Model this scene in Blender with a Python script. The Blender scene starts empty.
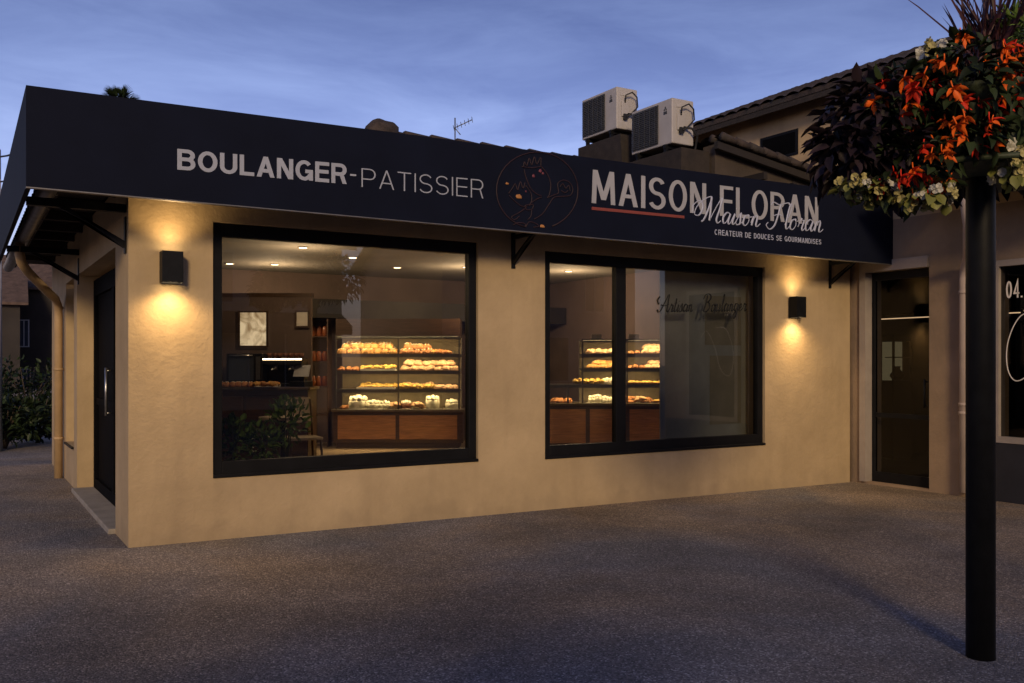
import bpy, bmesh, math, random
from mathutils import Vector, Matrix, noise
rnd = random.Random(7)
sc = bpy.context.scene
COL = sc.collection
R_ = math.radians
VIEW = R_(-31.1)                      # yaw of things that stand square to the street corner

# ------------------------------------------------------------------ materials
def new_mat(name):
    m = bpy.data.materials.new(name); m.use_nodes = True
    nt = m.node_tree
    for n in list(nt.nodes): nt.nodes.remove(n)
    out = nt.nodes.new('ShaderNodeOutputMaterial')
    return m, nt, out

def principled(name, col, rough=.6, metal=0., var=.0, scale=6., bump=0., bscale=60., spec=.5, emit=None, es=0., island=False, coords='Object', detail=4., stain=None, sub=0., trans=0.):
    """Principled with noise-driven colour variation (same hue family) and bump."""
    m, nt, out = new_mat(name)
    N = nt.nodes.new; L = nt.links.new
    b = N('ShaderNodeBsdfPrincipled'); L(b.outputs[0], out.inputs[0])
    b.inputs['Base Color'].default_value = (*col, 1); b.inputs['Roughness'].default_value = rough
    b.inputs['Metallic'].default_value = metal; b.inputs['Specular IOR Level'].default_value = spec
    if trans: b.inputs['Transmission Weight'].default_value = trans
    if emit:
        b.inputs['Emission Color'].default_value = (*emit, 1); b.inputs['Emission Strength'].default_value = es
    tc = N('ShaderNodeTexCoord')
    if var or stain:
        last = None
        if island:
            g = N('ShaderNodeNewGeometry'); fac = g.outputs['Random Per Island']
        else:
            no = N('ShaderNodeTexNoise'); no.inputs['Scale'].default_value = scale; no.inputs['Detail'].default_value = detail
            no.inputs['Roughness'].default_value = .6
            L(tc.outputs[coords], no.inputs['Vector']); fac = no.outputs['Fac']
        cr = N('ShaderNodeValToRGB')
        lo, hi = (.0, 1.) if island else (.3, .7)
        cr.color_ramp.elements[0].position = lo; cr.color_ramp.elements[1].position = hi
        cr.color_ramp.elements[0].color = (*[max(0, c*(1-var)) for c in col], 1)
        cr.color_ramp.elements[1].color = (*[min(1, c*(1+var)) for c in col], 1)
        L(fac, cr.inputs[0]); last = cr.outputs[0]
        if stain:
            scol, sscale, amt = stain
            n2 = N('ShaderNodeTexNoise'); n2.inputs['Scale'].default_value = sscale; n2.inputs['Detail'].default_value = 6
            L(tc.outputs[coords], n2.inputs['Vector'])
            r2 = N('ShaderNodeValToRGB'); r2.color_ramp.elements[0].position = .48; r2.color_ramp.elements[1].position = .72
            r2.color_ramp.elements[1].color = (amt, amt, amt, 1); L(n2.outputs['Fac'], r2.inputs[0])
            mx = N('ShaderNodeMix'); mx.data_type = 'RGBA'
            L(r2.outputs[0], mx.inputs['Factor']); L(last, mx.inputs[6]); mx.inputs[7].default_value = (*scol, 1)
            last = mx.outputs[2]
        L(last, b.inputs['Base Color'])
    if bump:
        n3 = N('ShaderNodeTexNoise'); n3.inputs['Scale'].default_value = bscale; n3.inputs['Detail'].default_value = 5
        L(tc.outputs[coords], n3.inputs['Vector'])
        bp = N('ShaderNodeBump'); bp.inputs['Strength'].default_value = bump; bp.inputs['Distance'].default_value = .02
        L(n3.outputs['Fac'], bp.inputs['Height']); L(bp.outputs[0], b.inputs['Normal'])
    return m

def wood(name, col, rough=.45, sx=2., sy=30.):
    m, nt, out = new_mat(name); N = nt.nodes.new; L = nt.links.new
    b = N('ShaderNodeBsdfPrincipled'); L(b.outputs[0], out.inputs[0]); b.inputs['Roughness'].default_value = rough
    tc = N('ShaderNodeTexCoord'); mp = N('ShaderNodeMapping'); mp.inputs['Scale'].default_value = (sx, sx, sy)
    L(tc.outputs['Object'], mp.inputs[0])
    no = N('ShaderNodeTexNoise'); no.inputs['Scale'].default_value = 2.; no.inputs['Detail'].default_value = 6; no.inputs['Distortion'].default_value = .6
    L(mp.outputs[0], no.inputs['Vector'])
    cr = N('ShaderNodeValToRGB'); cr.color_ramp.elements[0].position = .3; cr.color_ramp.elements[1].position = .75
    cr.color_ramp.elements[0].color = (*[c*.6 for c in col], 1); cr.color_ramp.elements[1].color = (*[c*1.25 for c in col], 1)
    L(no.outputs['Fac'], cr.inputs[0]); L(cr.outputs[0], b.inputs['Base Color'])
    return m

def glass(name, tint=(.8, .8, .78), ior=1.5, rough=0.):
    m, nt, out = new_mat(name); N = nt.nodes.new; L = nt.links.new
    t = N('ShaderNodeBsdfTransparent'); t.inputs[0].default_value = (*tint, 1)
    g = N('ShaderNodeBsdfGlossy'); g.inputs['Roughness'].default_value = rough
    f = N('ShaderNodeFresnel'); f.inputs[0].default_value = ior
    x = N('ShaderNodeMixShader'); L(f.outputs[0], x.inputs[0]); L(t.outputs[0], x.inputs[1]); L(g.outputs[0], x.inputs[2])
    L(x.outputs[0], out.inputs[0]); return m

def emissive(name, col, s):
    m, nt, out = new_mat(name)
    e = nt.nodes.new('ShaderNodeEmission'); e.inputs[0].default_value = (*col, 1); e.inputs[1].default_value = s
    nt.links.new(e.outputs[0], out.inputs[0]); return m

def stucco():
    m, nt, out = new_mat('ochre_render'); N = nt.nodes.new; L = nt.links.new
    b = N('ShaderNodeBsdfPrincipled'); L(b.outputs[0], out.inputs[0]); b.inputs['Roughness'].default_value = .9; b.inputs['Specular IOR Level'].default_value = .2
    tc = N('ShaderNodeTexCoord')
    n1 = N('ShaderNodeTexNoise'); n1.inputs['Scale'].default_value = .9; n1.inputs['Detail'].default_value = 7; n1.inputs['Roughness'].default_value = .65
    L(tc.outputs['Object'], n1.inputs['Vector'])
    cr = N('ShaderNodeValToRGB'); cr.color_ramp.elements[0].position = .3; cr.color_ramp.elements[1].position = .72
    cr.color_ramp.elements[0].color = (.385, .288, .168, 1); cr.color_ramp.elements[1].color = (.55, .415, .25, 1)
    L(n1.outputs['Fac'], cr.inputs[0])
    # rain splash and wear: irregular darker streaks
    mp = N('ShaderNodeMapping'); mp.inputs['Scale'].default_value = (3.2, 3.2, .35); L(tc.outputs['Object'], mp.inputs[0])
    n2 = N('ShaderNodeTexNoise'); n2.inputs['Scale'].default_value = 1.3; n2.inputs['Detail'].default_value = 8; L(mp.outputs[0], n2.inputs['Vector'])
    r2 = N('ShaderNodeValToRGB'); r2.color_ramp.elements[0].position = .5; r2.color_ramp.elements[1].position = .8
    r2.color_ramp.elements[1].color = (.4, .4, .4, 1); L(n2.outputs['Fac'], r2.inputs[0])
    mx = N('ShaderNodeMix'); mx.data_type = 'RGBA'; L(r2.outputs[0], mx.inputs['Factor']); L(cr.outputs[0], mx.inputs[6]); mx.inputs[7].default_value = (.31, .23, .14, 1)
    # splash-back dirt with a ragged upper edge along the foot of the wall
    sp = N('ShaderNodeSeparateXYZ'); L(tc.outputs['Object'], sp.inputs[0])
    nd = N('ShaderNodeTexNoise'); nd.inputs['Scale'].default_value = 4.5; nd.inputs['Detail'].default_value = 8; L(tc.outputs['Object'], nd.inputs['Vector'])
    su = N('ShaderNodeMath'); su.operation = 'MULTIPLY_ADD'; su.inputs[1].default_value = .75; L(nd.outputs['Fac'], su.inputs[0]); 
    ng = N('ShaderNodeMath'); ng.operation = 'MULTIPLY'; ng.inputs[1].default_value = -1.; L(sp.outputs[2], ng.inputs[0]); L(ng.outputs[0], su.inputs[2])
    rd = N('ShaderNodeMapRange'); rd.inputs[1].default_value = .22; rd.inputs[2].default_value = .42; rd.inputs[3].default_value = 0.; rd.inputs[4].default_value = .3; L(su.outputs[0], rd.inputs[0])
    md = N('ShaderNodeMix'); md.data_type = 'RGBA'; L(rd.outputs[0], md.inputs['Factor']); L(mx.outputs[2], md.inputs[6]); md.inputs[7].default_value = (.27, .205, .13, 1)
    L(md.outputs[2], b.inputs['Base Color'])
    # hand-trowelled relief: big soft lumps and fine grain
    n3 = N('ShaderNodeTexNoise'); n3.inputs['Scale'].default_value = 26; n3.inputs['Detail'].default_value = 6; n3.inputs['Roughness'].default_value = .6
    n4 = N('ShaderNodeTexNoise'); n4.inputs['Scale'].default_value = 5; n4.inputs['Detail'].default_value = 3
    L(tc.outputs['Object'], n3.inputs['Vector']); L(tc.outputs['Object'], n4.inputs['Vector'])
    ad = N('ShaderNodeMath'); ad.operation = 'MULTIPLY_ADD'; ad.inputs[1].default_value = 2.2
    L(n4.outputs['Fac'], ad.inputs[0]); L(n3.outputs['Fac'], ad.inputs[2])
    bp = N('ShaderNodeBump'); bp.inputs['Strength'].default_value = .42; bp.inputs['Distance'].default_value = .011
    L(ad.outputs[0], bp.inputs['Height']); L(bp.outputs[0], b.inputs['Normal'])
    return m

def aggregate(name, dark, mid, light):
    """washed-aggregate paving: pale and dark pebbles in a grey-brown matrix"""
    m, nt, out = new_mat(name); N = nt.nodes.new; L = nt.links.new
    b = N('ShaderNodeBsdfPrincipled'); L(b.outputs[0], out.inputs[0]); b.inputs['Roughness'].default_value = .85; b.inputs['Specular IOR Level'].default_value = .3
    tc = N('ShaderNodeTexCoord')
    v = N('ShaderNodeTexVoronoi'); v.inputs['Scale'].default_value = 105; L(tc.outputs['Object'], v.inputs['Vector'])
    sp = N('ShaderNodeSeparateColor'); L(v.outputs['Color'], sp.inputs[0])
    cr = N('ShaderNodeValToRGB'); e = cr.color_ramp.elements
    e[0].position = 0; e[0].color = (*dark, 1); e[1].position = 1; e[1].color = (*light, 1)
    k = e.new(.55); k.color = (*mid, 1); k = e.new(.86); k.color = (*[c*1.25 for c in mid], 1)
    L(sp.outputs[0], cr.inputs[0])
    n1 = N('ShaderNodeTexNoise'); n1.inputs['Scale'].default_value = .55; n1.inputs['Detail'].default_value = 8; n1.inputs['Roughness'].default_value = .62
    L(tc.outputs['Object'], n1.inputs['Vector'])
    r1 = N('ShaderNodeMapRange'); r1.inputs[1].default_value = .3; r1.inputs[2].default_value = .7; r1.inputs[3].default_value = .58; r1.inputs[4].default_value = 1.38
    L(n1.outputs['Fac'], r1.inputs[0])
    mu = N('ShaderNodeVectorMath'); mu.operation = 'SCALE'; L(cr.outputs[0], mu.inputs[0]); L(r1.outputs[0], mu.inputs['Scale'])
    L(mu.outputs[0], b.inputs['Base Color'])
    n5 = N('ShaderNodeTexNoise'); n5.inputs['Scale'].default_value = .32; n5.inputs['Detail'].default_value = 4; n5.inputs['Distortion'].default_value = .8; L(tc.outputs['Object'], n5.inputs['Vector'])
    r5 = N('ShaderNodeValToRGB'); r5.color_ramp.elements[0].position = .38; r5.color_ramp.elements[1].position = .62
    r5.color_ramp.elements[0].color = (.74, .80, .95, 1); r5.color_ramp.elements[1].color = (1.22, 1.05, .84, 1); L(n5.outputs['Fac'], r5.inputs[0])  # sunlit and shaded paving put into the colour as warm and blue patches
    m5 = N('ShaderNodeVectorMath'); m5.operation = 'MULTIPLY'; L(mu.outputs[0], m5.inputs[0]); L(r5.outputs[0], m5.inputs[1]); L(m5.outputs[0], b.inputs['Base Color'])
    n2 = N('ShaderNodeTexNoise'); n2.inputs['Scale'].default_value = 7; n2.inputs['Detail'].default_value = 4; L(tc.outputs['Object'], n2.inputs['Vector'])
    ma = N('ShaderNodeMath'); ma.operation = 'MULTIPLY_ADD'; ma.inputs[1].default_value = -1.
    L(v.outputs['Distance'], ma.inputs[0]); L(n2.outputs['Fac'], ma.inputs[2])
    bp = N('ShaderNodeBump'); bp.inputs['Strength'].default_value = .8; bp.inputs['Distance'].default_value = .012
    L(ma.outputs[0], bp.inputs['Height']); L(bp.outputs[0], b.inputs['Normal'])
    return m

def ground_roof_tile():
    return principled('clay_tile', (.046, .033, .028), .85, var=.5, scale=9, bump=.4, bscale=40, stain=((.03, .03, .028), 3., .8))

def foliage(name, c, var=.55, rough=.5, trans=.0):
    return principled(name, c, rough, var=var, island=True, spec=.22)

M = dict(
    wall=stucco(),
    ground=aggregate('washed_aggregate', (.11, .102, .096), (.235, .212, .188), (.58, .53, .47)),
    road=principled('asphalt', (.05, .05, .055), .9, var=.3, scale=3, bump=.5, bscale=90),
    step=principled('door_step_concrete', (.30, .27, .23), .85, var=.2, scale=4, bump=.3),
    black=principled('black_powder_coat', (.008, .008, .009), .5, var=.25, scale=5, bump=.05, bscale=200, spec=.15),
    blackm=principled('matt_black_steel', (.007, .0075, .009), .5, var=.3, scale=12, bump=.08, bscale=120, spec=.2),
    navy=principled('navy_sign_fabric', (.0052, .0074, .0185), .75, var=.14, scale=2.2, bump=.1, bscale=9, spec=.12),
    letter=principled('sign_letter_grey', (.36, .385, .45), .5, var=.06, scale=4),
    letterw=principled('sign_letter_pale', (.37, .375, .40), .5, var=.06, scale=4),
    script=principled('sign_script_silver', (.44, .47, .58), .4, var=.05, scale=4),
    red=principled('sign_red_line', (.24, .052, .035), .5, var=.1, scale=5),
    emblem=principled('emblem_dark_red', (.022, .006, .009), .6, var=.3, scale=8),
    emblem_b=principled('emblem_orange', (.42, .18, .05), .6, var=.2, scale=9),
    emblem_p=principled('emblem_pink', (.16, .035, .05), .6, var=.2, scale=9),
    glass=glass('shop_glass', (.72, .71, .68), 1.9),
    cglass=glass('case_glass', (.93, .95, .92), 1.35),
    dglass=glass('door_glass', (.30, .30, .31), 1.33),
    frost=principled('grey_blind_fabric', (.42, .46, .47), .8, var=.14, scale=2.5, bump=.05),
    tile=ground_roof_tile(),
    soffit=principled('dark_stained_boards', (.028, .021, .016), .8, var=.35, scale=8, bump=.2),
    zinc=principled('zinc_gutter', (.22, .21, .20), .45, .7, var=.25, scale=7),
    pipe=principled('painted_downpipe', (.42, .29, .155), .6, var=.12, scale=5),
    pipe2=principled('pale_downpipe', (.42, .34, .29), .6, var=.12, scale=5),
    acw=principled('ac_cream_casing', (.44, .42, .40), .5, var=.1, scale=6, stain=((.3, .27, .22), 3., .5)),
    acg=principled('ac_dark_grille', (.05, .052, .056), .6, var=.2, scale=10),
    woodf=wood('counter_wood', (.44, .20, .075)),
    woodd=wood('dark_wood', (.075, .038, .02)),
    top=principled('counter_stone', (.10, .075, .055), .3, var=.3, scale=14),
    shelf=principled('shelf_metal', (.10, .09, .08), .35, .4, var=.2, scale=9),
    back=principled('case_back_panel', (.21, .165, .10), .7, var=.15, scale=5),
    tray=principled('white_tray', (.75, .72, .66), .35, var=.06, scale=6),
    inwall=principled('interior_plum_paint', (.14, .098, .085), .8, var=.18, scale=1.5),
    inceil=principled('interior_ceiling_paint', (.22, .20, .175), .85, var=.1, scale=1.2),
    infloor=principled('interior_tile_floor', (.30, .22, .14), .35, var=.2, scale=2.5),
    bulk=principled('dark_bulkhead', (.02, .016, .013), .6, var=.3, scale=4),
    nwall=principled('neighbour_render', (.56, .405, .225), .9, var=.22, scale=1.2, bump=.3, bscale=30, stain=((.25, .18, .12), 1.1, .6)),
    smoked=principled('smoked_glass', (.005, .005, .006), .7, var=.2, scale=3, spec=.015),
    nwall_shade=principled('neighbour_shaded_render', (.30, .215, .14), .9, var=.25, scale=1.2, bump=.3, bscale=30, stain=((.16, .12, .085), 1.1, .6)),  # lower storey's shade put into a darker copy of the neighbour render
    wall_shade=principled('shaded_lean_to_render', (.06, .046, .035), .9, var=.3, scale=2, bump=.3, bscale=25),  # shade below the lean-to verge put into the wall colour
    nframe=principled('pale_painted_frame', (.32, .275, .24), .55, var=.1, scale=5),
    ndark=principled('navy_stall_riser', (.016, .017, .024), .6, var=.3, scale=4),
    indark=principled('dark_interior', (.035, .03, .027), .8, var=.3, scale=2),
    gold=principled('gilt_card', (.62, .45, .22), .5, var=.1, scale=9),
    card=principled('white_card', (.80, .74, .66), .6, var=.06, scale=9),
    steel=principled('brushed_steel', (.45, .45, .45), .3, .9, var=.15, scale=30),
    bread=principled('golden_crust', (.52, .27, .075), .6, var=.45, scale=16, bump=.4, bscale=35),
    bread2=principled('brown_crust', (.40, .165, .055), .6, var=.4, scale=16, bump=.4, bscale=35),
    yellow=principled('custard_pastry', (.66, .43, .10), .5, var=.4, scale=18, bump=.3, bscale=40),
    pinkb=principled('floury_bun', (.62, .38, .22), .7, var=.35, scale=14, bump=.3, bscale=40),
    cream=principled('whipped_cream', (.80, .74, .60), .5, var=.12, scale=14, bump=.3, bscale=30),
    choc=principled('chocolate_sponge', (.20, .075, .04), .5, var=.3, scale=14, bump=.3),
    leafp=foliage('dark_purple_leaf', (.020, .013, .018), .6),
    leafb=foliage('begonia_leaf', (.022, .034, .013), .6),
    leafg=foliage('green_leaf', (.11, .18, .04), .6),
    leafy=foliage('lime_leaf', (.15, .155, .04), .4),
    leafc=foliage('shrub_leaf', (.016, .028, .010), .6),
    leafr=foliage('burgundy_blade', (.060, .022, .026), .5),
    petalo=foliage('orange_petal', (.74, .125, .014), .4),
    petalr=foliage('red_petal', (.54, .030, .012), .4),
    petalw=foliage('cream_petal', (.36, .315, .13), .3),
    petall=foliage('white_petal', (.46, .44, .36), .2),
    bark=principled('bark', (.06, .045, .033), .9, var=.4, scale=12, bump=.6, bscale=30),
    stem=principled('green_stem', (.05, .06, .025), .7, var=.3, scale=20),
    bowl=principled('green_basket_shell', (.035, .05, .025), .6, var=.3, scale=6, bump=.2),
    soil=principled('potting_soil', (.02, .015, .01), .95, var=.4, scale=20, bump=.5),
    cable=principled('black_cable', (.012, .012, .012), .6, var=.2, scale=5),
    polez=principled('galvanised_pole', (.26, .28, .32), .4, .6, var=.25, scale=6),
    hwall=principled('house_grey_render', (.03, .025, .021), .9, var=.25, scale=.8, bump=.2),
    hwall2=principled('house_pink_render', (.50, .40, .36), .9, var=.15, scale=.6, bump=.2),
    hwall3=principled('house_cream_render', (.52, .46, .36), .9, var=.15, scale=.6, bump=.2),
    hroof=principled('house_roof_tile', (.09, .06, .045), .9, var=.4, scale=3, bump=.5, bscale=12),
    hwood=principled('house_brown_boards', (.05, .02, .012), .8, var=.3, scale=5),
    hpane=principled('house_window_glass', (.05, .06, .08), .15, var=.2, scale=2),
    hframe=principled('house_white_frame', (.40, .40, .42), .6, var=.08, scale=4),
    teal=principled('teal_shutter', (.04, .28, .30), .6, var=.15, scale=5),
    awn=principled('dark_awning', (.02, .018, .02), .7, var=.2, scale=3),
    trough=principled('wicker_trough', (.16, .12, .085), .85, var=.35, scale=25, bump=.5),
    seatc=principled('pale_seat', (.50, .40, .27), .6, var=.12, scale=5),
    art=None,
    glow=emissive('warm_glow', (1., .74, .42), 9.),
    strip=emissive('case_light_strip', (1., .72, .34), 46.),
    lens=emissive('lamp_lens', (1., .74, .40), 9.),
    tubel=emissive('tube_light', (1., .66, .36), 1.6),
    winlit=emissive('lit_cabinet', (.70, .58, .30), .2),
)
def art_mat():
    m, nt, out = new_mat('parchment_print'); N = nt.nodes.new; L = nt.links.new
    b = N('ShaderNodeBsdfPrincipled'); L(b.outputs[0], out.inputs[0]); b.inputs['Roughness'].default_value = .7
    tc = N('ShaderNodeTexCoord'); no = N('ShaderNodeTexNoise'); no.inputs['Scale'].default_value = 4.; no.inputs['Detail'].default_value = 6; no.inputs['Distortion'].default_value = 1.6
    L(tc.outputs['Object'], no.inputs['Vector'])
    cr = N('ShaderNodeValToRGB'); cr.color_ramp.elements[0].position = .36; cr.color_ramp.elements[1].position = .6
    cr.color_ramp.elements[0].color = (.30, .20, .10, 1); cr.color_ramp.elements[1].color = (.82, .66, .42, 1)
    L(no.outputs['Fac'], cr.inputs[0]); L(cr.outputs[0], b.inputs['Base Color']); L(cr.outputs[0], b.inputs['Emission Color']); b.inputs['Emission Strength'].default_value = .7  # print glows by itself in place of light falling on it
    return m
M['art'] = art_mat()

# ------------------------------------------------------------------ mesh builder
class MB:
    def __init__(s): s.v = []; s.f = []; s.mi = []; s.sm = []; s.cur = 0
    def add(s, vs, fs, smooth=False):
        o = len(s.v); s.v += [tuple(p) for p in vs]
        for f in fs: s.f.append([i+o for i in f]); s.mi.append(s.cur); s.sm.append(smooth)
    def box(s, x0, y0, z0, x1, y1, z1, mat=None, bev=0.):
        vs = [(x0,y0,z0),(x1,y0,z0),(x1,y1,z0),(x0,y1,z0),(x0,y0,z1),(x1,y0,z1),(x1,y1,z1),(x0,y1,z1)]
        fs = [(3,2,1,0),(4,5,6,7),(0,1,5,4),(1,2,6,5),(2,3,7,6),(3,0,4,7)]
        if bev:
            bm = bmesh.new(); bv = [bm.verts.new(p) for p in vs]
            for f in fs: bm.faces.new([bv[i] for i in f])
            bmesh.ops.bevel(bm, geom=list(bm.edges), offset=bev, segments=2, affect='EDGES', profile=.5)
            bm.verts.index_update()
            vs = [v.co.copy() for v in bm.verts]; fs = [[v.index for v in f.verts] for f in bm.faces]; bm.free()
        if mat: vs = [mat @ Vector(p) for p in vs]
        s.add(vs, fs)
    def prism(s, pts, d, mat=None):
        """closed polygon pts (3-D) swept by vector d"""
        n = len(pts); a = [Vector(p) for p in pts]; b = [p+Vector(d) for p in a]
        fs = [tuple(range(n-1, -1, -1)), tuple(range(n, 2*n))] + [(i, (i+1) % n, n+(i+1) % n, n+i) for i in range(n)]
        vs = a+b
        if mat: vs = [mat @ p for p in vs]
        s.add(vs, fs)
    def tube(s, pts, r, seg=8, cap=True, flat=None, closed=False):
        """round tube along pts; r number or list; flat=(axis Vector, k) squashes along an axis"""
        P = [Vector(p) for p in pts]; n = len(P); rs = r if isinstance(r, (list, tuple)) else [r]*n
        vs = []; up = None
        for i in range(n):
            if closed: t = P[(i+1) % n]-P[i-1]
            else: t = P[min(i+1, n-1)]-P[max(i-1, 0)]
            if t.length < 1e-9: t = Vector((0, 0, 1))
            t.normalize()
            if up is None: up = Vector((0, 0, 1)) if abs(t.z) < .9 else Vector((1, 0, 0))
            a = t.cross(up)
            if a.length < 1e-6: a = t.orthogonal()
            a.normalize(); b = a.cross(t).normalized(); up = b
            for k in range(seg):
                w = 2*math.pi*k/seg; q = a*math.cos(w)*rs[i]+b*math.sin(w)*rs[i]
                if flat: q -= flat[0]*q.dot(flat[0])*(1-flat[1])
                vs.append(P[i]+q)
        fs = []
        for i in range(n if closed else n-1):
            j = (i+1) % n
            for k in range(seg): fs.append((i*seg+k, i*seg+(k+1) % seg, j*seg+(k+1) % seg, j*seg+k))
        if cap and not closed: fs += [tuple(range(seg-1, -1, -1)), tuple((n-1)*seg+k for k in range(seg))]
        s.add(vs, fs, True)
    def lathe(s, prof, seg=24, c=(0, 0, 0), mat=None, wob=None, smooth=True):
        vs = []; n = len(prof)
        for (r, z) in prof:
            for k in range(seg):
                w = 2*math.pi*k/seg; rr = r*(wob(w, z) if wob else 1)
                p = Vector((c[0]+rr*math.cos(w), c[1]+rr*math.sin(w), c[2]+z)); vs.append(mat @ p if mat else p)
        fs = [(i*seg+k, i*seg+(k+1) % seg, (i+1)*seg+(k+1) % seg, (i+1)*seg+k) for i in range(n-1) for k in range(seg)]
        fs += [tuple(range(seg-1, -1, -1)), tuple((n-1)*seg+k for k in range(seg))]
        s.add(vs, fs, smooth)
    def blob(s, c, rx, ry, rz, rot=0., seg=14, rings=9, bump=.12, seed=0, flatb=.35):
        """lumpy ellipsoid with a flattened bottom"""
        vs = []; fs = []; cr, sr = math.cos(rot), math.sin(rot)
        for i in range(rings+1):
            th = math.pi*i/rings
            for k in range(seg):
                ph = 2*math.pi*k/seg
                d = Vector((math.sin(th)*math.cos(ph), math.sin(th)*math.sin(ph), math.cos(th)))
                q = 1+bump*noise.noise(d*2.2+Vector((seed*3.1, seed*1.7, 0)))
                x, y, z = d.x*rx*q, d.y*ry*q, d.z*rz*q
                if z < -rz*flatb: z = -rz*flatb
                vs.append((c[0]+x*cr-y*sr, c[1]+x*sr+y*cr, c[2]+z+rz*flatb))
        for i in range(rings):
            for k in range(seg): fs.append((i*seg+k, (i+1)*seg+k, (i+1)*seg+(k+1) % seg, i*seg+(k+1) % seg))
        s.add(vs, fs, True)
    def leaf(s, base, d, n, L, W, bend=.2, pointed=1.):
        """one leaf: two folded halves, four points a side"""
        d = d.normalized(); n = (n - d*n.dot(d))
        n = n.normalized() if n.length > 1e-5 else d.orthogonal().normalized()
        w = d.cross(n)
        mid = [base+d*L*t-n*bend*L*t*t for t in (0, .35, .7, 1)]
        l = [base+d*L*t-n*bend*L*t*t+w*W*q+n*W*.25 for t, q in ((.15, .32), (.42, .5), (.74, .3*pointed))]
        r = [base+d*L*t-n*bend*L*t*t-w*W*q+n*W*.25 for t, q in ((.15, .32), (.42, .5), (.74, .3*pointed))]
        s.add(mid+l+r, [(0, 1, 5, 4), (1, 2, 6, 5), (2, 3, 6), (0, 7, 8, 1), (1, 8, 9, 2), (2, 9, 3)], True)
    def mesh(s, name, mats):
        me = bpy.data.meshes.new(name)
        me.from_pydata(s.v, [], s.f); me.update()
        if not isinstance(mats, (list, tuple)): mats = [mats]
        for m in mats: me.materials.append(m)
        me.polygons.foreach_set('material_index', s.mi); me.polygons.foreach_set('use_smooth', s.sm)
        return me
    def build(s, name, mats, parent=None, loc=(0, 0, 0), fixn=True):
        me = s.mesh(name, mats)
        if fixn:
            bm = bmesh.new(); bm.from_mesh(me); bmesh.ops.recalc_face_normals(bm, faces=bm.faces); bm.to_mesh(me); bm.free()
        o = bpy.data.objects.new(name, me); COL.objects.link(o); o.location = loc
        if parent: o.parent = parent
        return o

def tag(o, label=None, cat=None, group=None, kind=None):
    if label: o['label'] = label
    if cat: o['category'] = cat
    if group: o['group'] = group
    if kind: o['kind'] = kind
    return o
def empty(name, loc=(0, 0, 0), rz=0., label=None, cat=None, group=None):
    o = bpy.data.objects.new(name, None); COL.objects.link(o); o.location = loc; o.rotation_euler.z = rz
    o.empty_display_size = .2
    return tag(o, label, cat, group)
KIDS = {}
def copy_tree(o, parent=None):
    c = o.copy(); COL.objects.link(c)
    if parent: c.parent = parent
    for ch in list(o.children): copy_tree(ch, c)
    return c
def gz(x): return -.0065*max(-6, min(12, x))

# ------------------------------------------------------------------ world, sun, camera
SUN_AZ = (-.45, -.89); SUN_EL = R_(19)
w = bpy.data.worlds.new('World'); sc.world = w; w.use_nodes = True
nt = w.node_tree
for n in list(nt.nodes): nt.nodes.remove(n)
N = nt.nodes.new; L = nt.links.new
wo = N('ShaderNodeOutputWorld'); bg = N('ShaderNodeBackground'); L(bg.outputs[0], wo.inputs[0])
sky = N('ShaderNodeTexSky'); sky.sky_type = 'NISHITA'; sky.sun_disc = False
sky.sun_elevation = SUN_EL; sky.sun_rotation = math.atan2(SUN_AZ[0], SUN_AZ[1])
sky.altitude = 200; sky.air_density = 1.3; sky.dust_density = .6; sky.ozone_density = 3.5
hs = N('ShaderNodeVectorMath'); hs.operation = 'MULTIPLY'; hs.inputs[1].default_value = (1.03, .82, 1.12); L(sky.outputs[0], hs.inputs[0])
tc = N('ShaderNodeTexCoord'); mp = N('ShaderNodeMapping'); mp.inputs['Scale'].default_value = (1.3, 1.3, 5.5); mp.inputs['Rotation'].default_value = (.12, .08, .4)
L(tc.outputs['Generated'], mp.inputs[0])
cn = N('ShaderNodeTexNoise'); cn.inputs['Scale'].default_value = 3.4; cn.inputs['Detail'].default_value = 9; cn.inputs['Roughness'].default_value = .6; cn.inputs['Distortion'].default_value = .35
L(mp.outputs[0], cn.inputs['Vector'])
# streaky evening cloud: lighter and darker veils, and a sky that deepens towards the zenith
cr = N('ShaderNodeValToRGB'); cr.color_ramp.elements[0].position = .32; cr.color_ramp.elements[1].position = .70
cr.color_ramp.elements[0].color = (.80, .80, .84, 1); cr.color_ramp.elements[1].color = (1.24, 1.19, 1.10, 1); L(cn.outputs['Fac'], cr.inputs[0])
m1 = N('ShaderNodeVectorMath'); m1.operation = 'MULTIPLY'; L(hs.outputs[0], m1.inputs[0]); L(cr.outputs[0], m1.inputs[1])
sx = N('ShaderNodeSeparateXYZ'); L(tc.outputs['Generated'], sx.inputs[0])
el = N('ShaderNodeMapRange'); el.interpolation_type = 'SMOOTHSTEP'; el.inputs[1].default_value = .08; el.inputs[2].default_value = .46; el.inputs[3].default_value = 1.12; el.inputs[4].default_value = .62
L(sx.outputs[2], el.inputs[0])
m2 = N('ShaderNodeVectorMath'); m2.operation = 'SCALE'; L(m1.outputs[0], m2.inputs[0]); L(el.outputs[0], m2.inputs['Scale'])
L(m2.outputs[0], bg.inputs[0]); bg.inputs[1].default_value = .10

sl = bpy.data.lights.new('sun', 'SUN'); so = bpy.data.objects.new('sun', sl); COL.objects.link(so)
sl.energy = 1.5; sl.angle = R_(10.0); sl.color = (1., .73, .40)
h = Vector((SUN_AZ[0], SUN_AZ[1], 0)).normalized()
sd = h*math.cos(SUN_EL)+Vector((0, 0, math.sin(SUN_EL)))
so.rotation_euler = sd.to_track_quat('Z', 'Y').to_euler(); so.location = sd*40

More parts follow.
